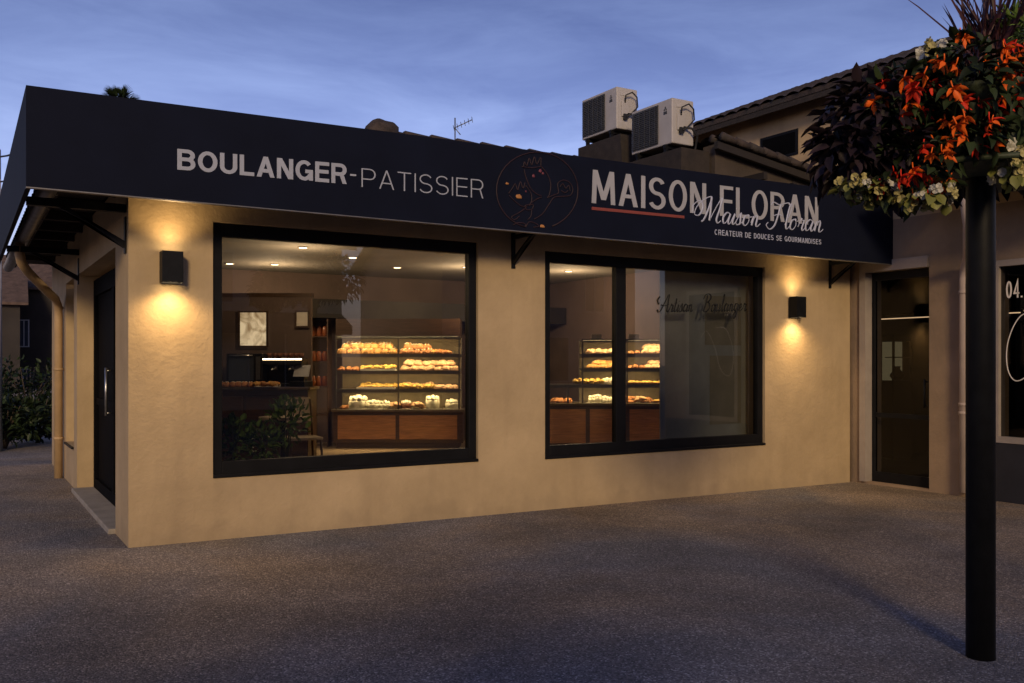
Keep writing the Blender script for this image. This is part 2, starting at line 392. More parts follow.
cd = bpy.data.cameras.new('camera'); co = bpy.data.objects.new('camera', cd); COL.objects.link(co); sc.camera = co
cd.sensor_width = 36; cd.lens = 915/1024*36; cd.shift_y = 21.5/1024; cd.clip_start = .05; cd.clip_end = 2000
co.location = (-1.169, -7.96, 1.5); co.rotation_euler = (R_(90), 0, VIEW)
sc.view_settings.view_transform = 'Standard'; sc.view_settings.look = 'None'; sc.view_settings.exposure = .35; sc.view_settings.gamma = 1
sc.view_settings.use_curve_mapping = False
sc.render.engine = 'CYCLES'
cy = sc.cycles
cy.use_denoising = True
try: cy.denoiser = 'OPENIMAGEDENOISE'
except Exception: pass
cy.max_bounces = 8; cy.transparent_max_bounces = 16; cy.sample_clamp_indirect = 3.; cy.caustics_reflective = False; cy.caustics_refractive = False

# frames of reference used to place background things by direction and distance
Fv = Vector((math.cos(R_(58.9)), math.sin(R_(58.9)), 0)); Rv = Vector((math.sin(R_(58.9)), -math.cos(R_(58.9)), 0)); Cv = Vector((-1.169, -7.96, 1.5))
def at(px, py, D): return Cv + Fv*D + Rv*((px-512)/915*D) + Vector((0, 0, (363-py)/915*D))
def on_front(px, py, y):
    d = Fv+Rv*((px-512)/915)+Vector((0, 0, (363-py)/915)); return Cv+d*((y-Cv.y)/d.y)

# ------------------------------------------------------------------ ground
mb = MB()
xs = [-400, -6, -3, 0, 3, 6, 9, 12, 400]; ys = [-400, -60, -20, -8, 0, 8, 20, 60, 400]
vs = [(x, y, gz(x)) for y in ys for x in xs]; nx = len(xs)
mb.add(vs, [(j*nx+i, j*nx+i+1, (j+1)*nx+i+1, (j+1)*nx+i) for j in range(len(ys)-1) for i in range(nx-1)])
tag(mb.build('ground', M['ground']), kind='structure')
mb = MB(); mb.add([(-60, 13.2, .045), (-5.9, 13.2, .045), (-2, 13.2, .02), (60, 13.2, .0), (60, 21, .0), (-2, 21, .02), (-5.9, 21, .045), (-60, 21, .045)], [(0, 1, 6, 7), (1, 2, 5, 6), (2, 3, 4, 5)])
tag(mb.build('road', M['road']), kind='structure')

# ------------------------------------------------------------------ bakery building
bak = empty('bakery_building', (0, 0, 0), 0, 'ochre rendered corner bakery with two large black framed shop windows', 'building')
def wall_grid(mb, us, vs_, holes, to3, depth):
    """plane grid with holes, given thickness; to3(u,v,d) -> point"""
    nu, nv = len(us), len(vs_)
    solid = lambda i, j: 0 <= i < nu-1 and 0 <= j < nv-1 and (i, j) not in holes
    pts = [to3(u, v, d) for d in (0, depth) for v in vs_ for u in us]; k = nu*nv
    fs = []
    for j in range(nv-1):
        for i in range(nu-1):
            if not solid(i, j): continue
            a, b, c, d = j*nu+i, j*nu+i+1, (j+1)*nu+i+1, (j+1)*nu+i
            fs += [(a, b, c, d), (k+d, k+c, k+b, k+a)]
            if not solid(i-1, j): fs.append((a, d, k+d, k+a))
            if not solid(i+1, j): fs.append((b, k+b, k+c, c))
            if not solid(i, j-1): fs.append((a, k+a, k+b, b))
            if not solid(i, j+1): fs.append((d, c, k+c, k+d))
    mb.add(pts, fs)
W1 = (.669, 3.24, .520, 2.700); W2 = (4.033, 7.235, .498, 2.668)
mb = MB()
wall_grid(mb, [0, W1[0], W1[1], 8.79], [-.12, W1[2], W1[3], 3.02], {(1, 1)}, lambda u, v, d: (u, d, v), .28) if 0 else None
# front wall: the two openings differ a little in height, so two grids butted at x = 3.65
wall_grid(mb, [0, W1[0], W1[1], 3.65], [-.12, W1[2], W1[3], 3.02], {(1, 1)}, lambda u, v, d: (u, d, v), .28)
wall_grid(mb, [3.65, W2[0], W2[1], 8.79], [-.12, W2[2], W2[3], 3.02], {(1, 1)}, lambda u, v, d: (u, d, v), .28)
# side wall: entrance recess and slit window
wall_grid(mb, [.28, .72, 3.81, 4.14, 5.10, 7.2], [-.12, .03, .49, 2.47, 2.52, 3.02], {(1, 1), (1, 2), (1, 3), (3, 2), (3, 3)}, lambda u, v, d: (d, u, v), .33)
mb.box(.33, 6.95, -.12, 8.79, 7.2, 3.02)                # back wall
mb.box(8.5, .28, -.12, 8.79, 6.95, 3.02)                # right wall
mb.build('wall', M['wall'], bak)
mb = MB(); mb.box(-.06, .722, -.1, .334, 3.808, .045, bev=.01); mb.build('door_step', M['step'], bak)
# interior shell
mb = MB(); mb.box(.33, .28, .0, 8.5, 6.95, .16); mb.build('interior_floor', M['infloor'], bak)
mb = MB(); mb.box(.33, .28, 3.0, 8.5, 6.95, 3.06); mb.build('ceiling', M['inceil'], bak)
for q in ((.345, .285, .16, .36, .715, 3.0), (.335, 3.815, .16, .36, 4.13, 3.0), (.335, 5.12, .16, .36, 6.93, 3.0), (.36, 6.92, .16, 8.47, 6.945, 3.0), (8.47, .29, .16, 8.495, 6.92, 3.0)):
    mb = MB(); mb.box(*q); mb.build('interior_wall', M['inwall'], bak)
mb = MB(); mb.box(.40, 6.05, 2.22, 8.46, 6.90, 2.52); mb.build('bulkhead', M['bulk'], bak)
for q in ((2.0, 3.55), (5.7, 8.46)): mb = MB(); mb.box(q[0], 6.885, .16, q[1], 6.915, 2.2); mb.build('wall_panelling', M['woodd'], bak)

def shop_window(W, mull=None):
    x0, x1, z0, z1 = W; y0, y1 = .035, .115
    mb = MB(); l, r, t, b = .085, .085, .115, .135
    g = .001
    mb.box(x0+g, y0, z0+g, x0+l, y1, z1-g, bev=.004); mb.box(x1-r, y0, z0+g, x1-g, y1, z1-g, bev=.004)
    mb.box(x0+l, y0, z1-t, x1-r, y1, z1-g, bev=.004); mb.box(x0+l, y0, z0+g, x1-r, y1, z0+b, bev=.004)
    if mull: mb.box(mull-.068, y0, z0+b, mull+.068, y1, z1-t, bev=.004)
    mb.box(x0+g, y0-.05, z0+.002, x1-g, y0-.001, z0+.03, bev=.004)      # drip sill
    f = mb.build('shop_window', M['black'], bak)
    for a, c in ((x0+l, (mull-.068) if mull else x1-r), ((mull+.068) if mull else None, x1-r)):
        if a is None: continue
        p = MB(); p.add([(a, .075, z0+b), (c, .075, z0+b), (c, .075, z1-t), (a, .075, z1-t)], [(0, 1, 2, 3)])
        p.build('pane', M['glass'], f, fixn=False)
        gk = MB()
        gk.box(a, .07, z0+b, a+.012, .08, z1-t); gk.box(c-.012, .07, z0+b, c, .08, z1-t)
    return f
win1 = shop_window(W1)
win2 = shop_window(W2, 5.055)
# side entrance: dark glazed sliding door set back in the reveal
mb = MB()
for a, c in ((.74, .86), (2.15, 2.30), (3.66, 3.79)): mb.box(.175, a, .03, .24, c, 2.465)
mb.box(.175, .86, .03, .24, 2.15, .16); mb.box(.175, 2.30, .03, .24, 3.66, .16); mb.box(.175, .86, 2.28, .24, 2.15, 2.465); mb.box(.175, 2.30, 2.28, .24, 3.66, 2.465)
mb.box(.185, .86, 1.02, .23, 2.15, 1.10); mb.box(.185, 2.30, 1.02, .23, 3.66, 1.10)
dr = mb.build('sliding_door', M['smoked'], bak)
for a, c in ((.86, 2.15), (2.30, 3.66)):
    p = MB(); p.add([(.207, a, .16), (.207, c, .16), (.207, c, 2.28), (.207, a, 2.28)], [(0, 1, 2, 3)]); p.build('pane', M['smoked'], dr, fixn=False)
h_ = MB(); h_.tube([(.13, 2.36, .95), (.13, 2.36, 1.45)], .014); h_.tube([(.13, 2.36, .98), (.175, 2.36, .98)], .01); h_.tube([(.13, 2.36, 1.42), (.175, 2.36, 1.42)], .01); h_.build('handle', M['steel'], dr)
mb = MB(); mb.box(.16, 4.15, .50, .20, 4.19, 2.46); mb.box(.16, 5.05, .50, .20, 5.09, 2.46); mb.box(.16, 4.19, 2.42, .20, 5.05, 2.46); mb.box(.16, 4.19, .50, .20, 5.05, .55)
sw = mb.build('slit_window', M['black'], bak)
p = MB(); p.add([(.18, 4.19, .55), (.18, 5.05, .55), (.18, 5.05, 2.42), (.18, 4.19, 2.42)], [(0, 1, 2, 3)]); p.build('pane', M['dglass'], sw, fixn=False)
mb = MB(); mb.box(-.03, 4.15, .468, .15, 5.09, .488); mb.build('window_sill', M['black'], sw)

# hipped tile roof: eaves all round, rows of half-round tiles
EZ = 2.98; EF = -.46; EL = -.60; EB = 7.45; ER = 8.80; PI_ = .388; RY = (EF+EB)/2; RX0 = 3.72; HK = (RX0-EL)/(RY-EF)
def roofz(x, y): return EZ + PI_*min(y-EF, EB-y, (x-EL)/HK)
def tiled(mb, p0, u, v, nu, nv, z_at, amp=.035, per=.23, clip=None):
    """corrugated tile field from p0 along u (across) and v (up the slope), stepped courses"""
    us = [i*per/6 for i in range(int(nu/per*6)+1)]; course = .36
    rows = []
    j = 0.
    while j < nv:
        rows += [(j, .022), (min(j+course-.004, nv), 0.)]; j += course
    vs = []; W = len(us)
    for (t, lift) in rows:
        for a in us:
            q = Vector((p0[0]+u[0]*a+v[0]*t, p0[1]+u[1]*a+v[1]*t)); 
            z = z_at(q.x, q.y)+lift+amp*abs(math.sin(math.pi*a/per))
            vs.append((q.x, q.y, z))
    fs = []
    for r in range(len(rows)-1):
        for a in range(W-1):
            i0 = r*W+a; ids = (i0, i0+1, i0+W+1, i0+W)
            if clip and not all(clip(vs[i][0], vs[i][1]) for i in ids): continue
            fs.append(ids)
    mb.add(vs, fs, True)
mb = MB()
tiled(mb, (EL, EF), (1, 0), (0, 1), ER-EL, RY-EF, lambda x, y: EZ+PI_*(y-EF)+.03, clip=lambda x, y: x-EL >= HK*(y-EF)-.12)
tiled(mb, (EL, EB), (0, -1), (1, 0), EB-EF, RX0-EL, lambda x, y: EZ+PI_/HK*(x-EL)+.03, clip=lambda x, y: x-EL <= HK*min(y-EF, EB-y)+.12)
# slab underneath
e = .0
mb.add([(EL, EF, EZ), (ER, EF, EZ), (ER, RY, EZ+PI_*(RY-EF)), (RX0, RY, EZ+PI_*(RY-EF)), (EL, EB, EZ), (ER, EB, EZ)], [(0, 1, 2, 3), (0, 3, 4), (4, 3, 2, 5)])
roof = mb.build('roof', M['tile'], bak, fixn=False)
mb = MB()
rx0 = RX0; rz = EZ+PI_*(RY-EF)+.05
for k in range(13):                                      # ridge caps
    x = rx0-.1+k*.40
    mb.tube([(x, RY, rz), (x+.44, RY, rz-.015)], [.105, .085], 10)
for k in range(14):                                      # hip caps
    t0 = k/14; t1 = (k+1.1)/14
    mb.tube([(EL+(rx0-EL)*t0, EF+(RY-EF)*t0, EZ+.04+(rz-EZ-.06)*t0), (EL+(rx0-EL)*t1, EF+(RY-EF)*t1, EZ+.02+(rz-EZ-.06)*t1)], [.10, .085], 8)
mb.blob((rx0-.02, RY, rz-.03), .25, .2, .17, 0, bump=.2, seed=3)
mb.build('ridge_tiles', M['tile'], roof)
# left eave: boards, rafters, gutter, downpipe
mb = MB(); mb.box(-.463, -.40, 3.045, -.005, 7.3, 3.075)
for k in range(9):
    y = -.2+k*.85; mb.box(-.46, y, 2.95, -.002, y+.07, 3.04)
mb.box(-.488, -.42, 2.90, -.465, 7.3, 3.09); mb.build('eave', M['soffit'], bak)
mb = MB()
prof = [(math.cos(a)*.07, math.sin(a)*.07) for a in [math.pi+math.pi*k/10 for k in range(11)]]
gx, gzz = -.565, 2.90
vs = []; 
for y in (-.40, 7.3):
    for q in (1., .93): vs += [(gx+c*q, y, gzz+s*q) for c, s in prof]
fs = []
for k in range(10): fs += [(k, k+1, 22+k+1, 22+k), (11+k+1, 11+k, 33+k, 33+k+1)]
mb.add(vs, fs, True)
for k in range(10): mb.box(gx-.075, -.3+k*.8, gzz-.005, gx+.09, -.275+k*.8, gzz+.008)
mb.build('gutter', M['zinc'], bak, fixn=False)
mb = MB(); mb.tube([(-.60, 3.62, 2.84), (-.60, 3.62, 2.72), (-.58, 3.68, 2.63), (-.50, 3.95, 2.55), (-.22, 4.85, 2.38), (-.12, 5.16, 2.33), (-.075, 5.3, 2.24), (-.07, 5.32, 2.1), (-.07, 5.32, 0.)], .052, 12)
for z in (.5, 1.4, 2.2): mb.tube([(-.07, 5.32, z), (-.07, 5.32, z+.035)], .06, 12)
mb.build('downpipe', M['pipe'], bak)

# ------------------------------------------------------------------ fascia sign
SY = -.6; SX0 = -.767; SX1 = 8.85
sign = empty('fascia_sign', (0, 0, 0), 0, 'long navy fabric fascia sign lettered over the bakery windows', 'sign')
mb = MB()
mb.prism([(SX0, SY, 2.757), (SX1, SY, 2.738), (SX1, SY, 3.585), (SX0, SY, 3.478)], (0, .045, 0))
mb.prism([(SX0, SY+.046, 2.757), (SX0, 5.6, 2.757), (SX0, 5.6, 3.478), (SX0, SY+.046, 3.478)], (.035, 0, 0))
mb.build('panel', M['navy'], sign)
mb = MB()                                                # thin metal edging under the panel
mb.prism([(SX0, SY-.003, 2.748), (SX1, SY-.003, 2.729), (SX1, SY-.003, 2.737), (SX0, SY-.003, 2.756)], (0, .05, 0)); mb.build('edging', M['zinc'], sign)
def bracket(kind, x):
    mb = MB()
    if kind == 'front':
        mb.box(x-.018, SY+.06, 2.755, x+.018, -.002, 2.795); mb.prism([(x-.016, -.012, 2.56), (x-.016, -.012, 2.50), (x-.016, -.34, 2.752), (x-.016, -.40, 2.752)], (.032, 0, 0))
        mb.box(x-.022, -.012, 2.46, x+.022, -.001, 2.82)
    else:
        y = x
        mb.box(SX0+.04, y-.03, 2.735, -.002, y+.03, 2.80); mb.prism([(-.012, y-.02, 2.50), (-.012, y-.02, 2.44), (-.42, y-.02, 2.732), (-.50, y-.02, 2.732)], (0, .04, 0))
        mb.box(-.014, y-.035, 2.40, -.001, y+.035, 2.70)
    mb.build('bracket', M['blackm'], sign)
bracket('front', 3.645); bracket('front', 8.40)
bracket('side', .12); bracket('side', 3.6)

def sgn(px, py): p = on_front(px, py, SY); return (p.x, p.z)
put_sign = lambda u, v, d: (u, SY-.001-d, v)

def arc(cx, cy, rx, ry, a0, a1, n=10): return [(cx+rx*math.cos(R_(a0+(a1-a0)*k/n)), cy+ry*math.sin(R_(a0+(a1-a0)*k/n))) for k in range(n+1)]
def glyph(ch, w, W):
    """grotesque capitals of height 1: list of ('r', centre line) ribbons, ('c', closed line) and ('p', polygon)"""
    h = w/2; g = []
    if ch == 'I': return [('r', [(h, 0), (h, 1)])], w
    if ch == 'L': g = [('r', [(h, 1), (h, h), (W*.86, h)])]; W *= .86
    elif ch == 'E': g = [('r', [(W*.9, 1-h), (h, 1-h), (h, h), (W*.9, h)]), ('r', [(h, .52), (W*.86, .52)])]; W *= .9
    elif ch == 'F': g = [('r', [(W*.86, 1-h), (h, 1-h), (h, 0)]), ('r', [(h, .50), (W*.8, .50)])]; W *= .86
    elif ch == 'T': g = [('r', [(0, 1-h), (W, 1-h)]), ('r', [(W/2, 1-h), (W/2, 0)])]
    elif ch == 'A':
        W *= 1.08; k = 1.06*w; c = W/2
        g = [('p', [(0, 0), (k, 0), (c+k*.5, 1), (c-k*.5, 1)]), ('p', [(W-k, 0), (W, 0), (c+k*.5, 1), (c-k*.5, 1)]), ('r', [(W*.2, .31), (W*.8, .31)])]
    elif ch == 'N': k = 1.2*w; g = [('r', [(h, 0), (h, 1)]), ('r', [(W-h, 0), (W-h, 1)]), ('p', [(0, 1), (k, 1), (W, 0), (W-k, 0)])]
    elif ch == 'M':
        W *= 1.28; k = 1.05*w; c = W/2; q = W*.05
        g = [('p', [(0, 0), (w, 0), (w+q, 1), (q, 1)]), ('p', [(W-w, 0), (W, 0), (W-q, 1), (W-w-q, 1)]), ('p', [(q, 1), (q+k, 1), (c+k*.5, .12), (c-k*.5, .12)]), ('p', [(W-q-k, 1), (W-q, 1), (c+k*.5, .12), (c-k*.5, .12)])]
    elif ch in 'PR':
        r = .26-h*.5; y0 = .47 if ch == 'R' else .44; rr = (1-h-y0)/2; x = W-h-rr*.9
        g = [('r', [(h, 0), (h, 1)]), ('r', [(h, 1-h)]+arc(x, y0+rr, rr*.9, rr, 90, -90)+[(h, y0)])]
        if ch == 'R': g.append(('p', [(W-w*1.05, 0), (W, 0), (W*.78, y0+.02), (W*.78-w*1.1, y0+.02)]))
    elif ch == 'B':
        r1 = (1-h-.52)/2; r2 = (.52-h)/2
        g = [('r', [(h, 0), (h, 1)]), ('r', [(h, 1-h)]+arc(W-h-r1*1.1, .52+r1, r1, r1, 90, -90)+[(h, .52)]), ('r', [(h, .52)]+arc(W-h-r2, h+r2, r2, r2, 90, -90)+[(h, h)])]
    elif ch == 'O': W *= 1.1; g = [('c', arc(W/2, .5, W/2-h, .5-h, 0, 350, 35))]
    elif ch == 'C': W *= 1.05; g = [('r', arc(W/2, .5, W/2-h, .5-h, 45, 315, 24))]
    elif ch == 'G': W *= 1.1; g = [('r', arc(W/2, .5, W/2-h, .5-h, 42, 330, 26)), ('r', [(W*.56, .46), (W-h, .46), (W-h, .02)])]
    elif ch == 'D': r = .5-h; g = [('r', [(h, 0), (h, 1)]), ('r', [(h, 1-h), (W*.4, 1-h)]+arc(W*.45, .5, W*.55-h, r, 90, -90, 14)+[(W*.4, h), (h, h)])]
    elif ch == 'U': r = W/2-h; g = [('r', [(h, 1), (h, r+h)]+arc(W/2, r+h, r, r, 180, 360, 14)+[(W-h, r+h), (W-h, 1)])]
    elif ch == 'S':
        rx = W/2-h; ry = (.5-h)/2; g = [('r', arc(W/2, .5+ry, rx*.94, ry, 25, 270, 16)[:-1]+[(W/2, .5)]+arc(W/2, .5-ry, rx, ry, 90, -160, 16)[1:])]
    elif ch == '-': g = [('r', [(0, .36), (W*.6, .36)])]; W *= .6
    elif ch == '4': g = [('r', [(W*.72, 0), (W*.72, 1), (h, .27), (W, .27)])]
    elif ch == '0': g = [('c', arc(W/2, .5, W/2-h, .5-h, 0, 350, 35))]
    elif ch == '.': g = [('r', [(h, 0), (h, w)])]; W = w
    return g, W
def ribbon(pts, w, closed):
    pts = [p for i, p in enumerate(pts) if i == 0 or math.dist(p, pts[i-1]) > 1e-4]; n = len(pts); l = []; r = []
    for i in range(n):
        p = Vector(pts[i]); a = Vector(pts[i-1]) if (i or closed) else None; b = Vector(pts[(i+1) % n]) if (i < n-1 or closed) else None
        d1 = (p-a).normalized() if a is not None else (b-p).normalized(); d2 = (b-p).normalized() if b is not None else d1
        n1 = Vector((-d1.y, d1.x)); n2 = Vector((-d2.y, d2.x)); m = (n1+n2).normalized(); q = w/2/max(.35, m.dot(n1))
        l.append(p+m*q); r.append(p-m*q)
    return l, r
def word_mesh(body, w, W, gap):
    """flat lettering as a mesh of thin slabs; each stroke a hair prouder than the last so that no two faces coincide"""
    mb = MB(); x = 0.
    for ch in body:
        g, adv = glyph(ch, w, W)
        for k, (kind, pts) in enumerate(g):
            zt = .003+.0006*k
            if kind == 'p':
                a2 = sum(pts[i][0]*pts[(i+1) % 4][1]-pts[(i+1) % 4][0]*pts[i][1] for i in range(4)); q = pts if a2 > 0 else pts[::-1]
                mb.prism([(x+p[0], p[1], 0) for p in q], (0, 0, zt))
            else:
                l, r = ribbon(pts, w, kind == 'c'); n = len(l)
                vs = [(x+p.x, p.y, 0) for p in l]+[(x+p.x, p.y, 0) for p in r]; vs += [(a, b, zt) for a, b, _ in vs]
                fs = []
                for i in range(n if kind == 'c' else n-1):
                    j = (i+1) % n
                    fs += [(2*n+i, 3*n+i, 3*n+j, 2*n+j), (i, j, n+j, n+i), (i, 2*n+i, 2*n+j, j), (n+i, n+j, 3*n+j, 3*n+i)]
                if kind == 'r': fs += [(0, n, 3*n, 2*n), (n-1, 3*n-1, 4*n-1, 2*n-1)]
                mb.add(vs, fs)
        x += adv+gap
    return mb, x-gap
def lettering(body, q, mat, w, W, gap, parent=None, pix=sgn, put=put_sign):
    """words on a board: corners q = TL, BL, TR, BR; every word is its own piece"""
    TL, BL, TR, BR = [pix(*p) if pix else p for p in q]
    parts = [word_mesh(wd, w, W, gap) for wd in body.split()]; sp = W*.5+2*gap
    tot = sum(p[1] for p in parts)+sp*(len(parts)-1); x = 0.
    for mb, ln in parts:
        for i, (px_, py_, pz_) in enumerate(mb.v):
            a = (px_+x)/tot; b = py_
            u = (BL[0]*(1-a)+BR[0]*a)*(1-b)+(TL[0]*(1-a)+TR[0]*a)*b; z = (BL[1]*(1-a)+BR[1]*a)*(1-b)+(TL[1]*(1-a)+TR[1]*a)*b
            mb.v[i] = tuple(put(u, z, pz_))
        mb.build('lettering', mat, parent or sign); x += ln+sp
lettering('BOULANGER', ((177.2, 148.8), (177.2, 169.6), (346.5, 164.2), (346.5, 184.2)), M['letter'], .178, .70, .10)
lettering('-', ((350, 162.2), (350, 182), (356, 162.7), (356, 182.5)), M['letter'], .09, .5, .1)
lettering('PATISSIER', ((361.4, 168.2), (361.4, 187.0), (483, 180), (483, 198.6)), M['letter'], .06, .66, .17)
lettering('MAISON FLORAN', ((591.5, 169.5), (591.5, 203), (818, 197.5), (818, 225.5)), M['letterw'], .112, .47, .09)
lettering('CREATEUR DE DOUCES SE GOURMANDISES', ((714.5, 229.3), (714.5, 234.8), (821, 239.6), (821, 244.6)), M['script'], .135, .60, .19)
mb = MB(); a, b_, c, d = sgn(591.5, 206.8), sgn(591.5, 209.8), sgn(684, 218.4), sgn(684, 215.8)
mb.prism([(q[0], SY-.001, q[1]) for q in (a, b_, c, d)], (0, -.005, 0)); mb.build('underline', M['red'], sign)

# a small stroke alphabet for the handwriting on sign and panes
def spline(pts, n=7):
    P = [Vector((*p, 0)) for p in pts]; out = []
    for i in range(len(P)-1):
        p0, p1, p2, p3 = P[max(i-1, 0)], P[i], P[i+1], P[min(i+2, len(P)-1)]
        for k in range(n):
            t = k/n
            out.append(.5*((2*p1)+(p2-p0)*t+(2*p0-5*p1+4*p2-p3)*t*t+(3*p1-p0-3*p2+p3)*t**3))
    out.append(P[-1]); return [(q.x, q.y) for q in out]
GL = {
 'M': (1.12, [[(-.45,.30),(-.50,.62),(-.18,.82),(.02,.55),(-.12,.25),(-.36,.28),(-.30,.58),(.02,.88),(.38,1.0),(.34,.6),(.18,.12),(.05,.0)],[(.38,1.0),(.44,.5),(.46,.06)],[(.46,.06),(.70,.6),(.94,1.0),(.92,.6),(.82,.15),(.92,.0),(1.06,.1)]]),
 'F': (.86, [[(.0,.88),(.12,1.0),(.45,.92),(.85,1.02),(.98,.95)],[(.52,.94),(.46,.55),(.36,.12),(.14,-.06),(-.08,.08),(.0,.2)],[(.22,.48),(.45,.54),(.66,.5)]]),
 'A': (.95, [[(-.2,.15),(-.05,-.02),(.2,.15),(.5,.65),(.74,1.02),(.74,.6),(.70,.15),(.80,.0),(.92,.1)],[(.12,.42),(.45,.36),(.86,.45)],[(-.1,.9),(-.28,.7),(-.12,.45)]]),
 'B': (.88, [[(.38,.96),(.30,.5),(.16,.02)],[(.02,.72),(.2,.98),(.55,1.02),(.72,.82),(.55,.58),(.34,.54)],[(.34,.54),(.62,.48),(.68,.2),(.45,-.02),(.16,.03)]]),
 'a': (.46, [[(.36,.40),(.2,.44),(.04,.24),(.1,.02),(.24,.08),(.38,.40),(.33,.1),(.40,.0),(.5,.12)]]),
 'i': (.26, [[(.02,.12),(.16,.42),(.10,.1),(.16,.0),(.3,.14)],[(.2,.60),(.215,.63)]]),
 's': (.36, [[(.0,.1),(.2,.46),(.22,.28),(.24,.06),(.08,.0),(.02,.08)],[(.24,.06),(.38,.12)]]),
 'o': (.42, [[(.26,.42),(.08,.34),(.04,.08),(.18,.0),(.32,.18),(.26,.42),(.30,.34),(.46,.36)]]),
 'n': (.50, [[(.02,.12),(.12,.40),(.08,.02)],[(.09,.16),(.24,.42),(.32,.34),(.30,.06),(.38,.0),(.52,.12)]]),
 'l': (.28, [[(.02,.14),(.24,.7),(.22,.98),(.13,.85),(.08,.2),(.15,.0),(.3,.14)]]),
 'r': (.38, [[(.02,.12),(.14,.46),(.18,.38),(.3,.38),(.24,.1),(.3,.0),(.42,.12)]]),
 't': (.30, [[(.02,.14),(.2,.78)],[(.2,.78),(.1,.15),(.18,.0),(.34,.14)],[(.04,.5),(.3,.52)]]),
 'u': (.50, [[(.04,.14),(.12,.42),(.08,.08),(.18,.0),(.34,.2)],[(.38,.42),(.34,.08),(.40,.0),(.54,.12)]]),
 'g': (.46, [[(.36,.40),(.18,.44),(.04,.24),(.12,.02),(.26,.1),(.38,.40),(.32,-.1),(.16,-.42),(.02,-.3),(.2,-.05),(.5,.14)]]),
 'e': (.38, [[(.02,.12),(.26,.24),(.24,.42),(.1,.36),(.06,.08),(.18,.0),(.38,.14)]]),
}
def script(word_list, place, put, mat, parent, wid=.006, name='lettering', slant=.22, gap=.42, nrm=Vector((0, 1, 0))):
    """write words with the stroke alphabet; place(s, t) maps run length 0..1 and height to (u, v)"""
    words_ = []; x = 0.
    for wd in word_list:
        strokes = []; words_.append(strokes)
        for ch in wd:
            adv, st = GL[ch]
            for s_ in st: strokes.append([(x+p[0]+slant*p[1], p[1]) for p in spline(s_)])
            x += adv
        x += gap
    tot = x-gap
    for strokes in words_:
        mb = MB()
        for s_ in strokes:
            pts = []; rr = []
            for i, p in enumerate(s_):
                u, v = place(p[0]/tot, p[1]); pts.append(put(u, v, .004))
                q = s_[min(i+1, len(s_)-1)]; r = s_[max(i-1, 0)]
                dy = (r[1]-q[1])/(math.hypot(q[0]-r[0], q[1]-r[1])+1e-6)
                rr.append(wid*(.62+.75*max(0, dy)))
            mb.tube(pts, rr, 6, flat=(nrm, .35))
        mb.build(name, mat, parent)
def pl(s, t):
    px = 700+s*122; base = 221.5+s*10.8; top = 196+s*10.5
    return sgn(px, base-(base-top)*t)
script(['Maison', 'Floran'], pl, put_sign, M['script'], sign, .0105)

# emblem: thin line drawing of two hens with a pan inside a ring
def em(px, py): u, v = sgn(485+px/6.826, 140+py/6.826); return (u, SY-.005, v)
def strokes(list_, mat, wid, name='emblem', closed=False):
    mb = MB()
    for s_ in list_: mb.tube([em(*p) for p in spline(s_, 6)], wid, 6, flat=(Vector((0, 1, 0)), .4))
    return mb.build(name, mat, sign)
ring = [(355+278*math.cos(a), 345+262*math.sin(a)) for a in [2*math.pi*k/36-.2 for k in range(37)]]
ring = [p for p in ring if p[1] < 598]
mb = MB(); k0 = max(range(len(ring)-1), key=lambda i: abs(ring[i+1][0]-ring[i][0])+abs(ring[i+1][1]-ring[i][1]))
rg = ring[k0+1:]+ring[:k0+1]
mb.tube([em(*p) for p in rg], .006, 6, flat=(Vector((0, 1, 0)), .4)); mb.build('emblem_ring', M['emblem'], sign)
strokes([
 [(262,180),(268,150),(285,175),(300,125),(318,170),(335,115),(352,165),(378,120),(380,180)], [(250,182),(320,190),(385,180)],
 [(385,185),(425,235),(447,300),(440,365),(425,395)], [(265,200),(280,260),(310,330),(350,368),(385,382)],
 [(435,390),(470,375),(500,360),(495,300),(530,275),(575,290),(598,340),(580,378),(530,385),(470,392),(435,440),(390,505),(335,540)],
 [(510,320),(530,300),(550,330),(570,310),(580,350)], [(520,345),(545,360),(565,345)],
 [(160,365),(185,330),(205,300),(222,340),(240,285),(258,330),(272,290)], [(275,310),(310,360),(318,410),(300,450)],
 [(165,380),(200,415),(245,450),(285,458)], [(270,448),(325,440),(320,470),(282,476),(272,450)], [(310,430),(350,405),(385,390)],
 [(270,470),(225,500),(180,525),(200,545),(235,520)], [(318,476),(312,520),(290,545)],
 [(190,580),(225,565),(270,572),(275,595),(300,560),(345,570),(365,590),(330,595)]], M['emblem'], .0055)
mb = MB()
for p, q in (((230, 392), .034), ((390, 592), .026), ((150, 300), .018)):
    c = em(*p); mb = MB(); mb.blob((c[0], c[1]+.002, c[2]-q*.3), q, .004, q*.7, bump=.4, seed=p[0], flatb=.6); mb.build('emblem_beak', M['emblem_b'], sign)
mb = MB()
for p, q in (((330, 256), .016), ((376, 222), .017), ((394, 236), .012), ((278, 357), .010)):
    c = em(*p); mb = MB(); mb.blob((c[0], c[1]+.002, c[2]), q, .004, q, bump=.4, seed=p[0], flatb=.8); mb.build('emblem_eye', M['emblem_p'], sign)

# handwriting on the right-hand pane
def pl2(s, t):
    p = on_front(659+s*87, 312.0-s*1.0-t*17, .07); return (p.x, p.z)
script(['Artisan', 'Boulanger'], pl2, lambda u, v, d: (u, .0735-d, v), M['blackm'], win2, .0085, gap=.85)

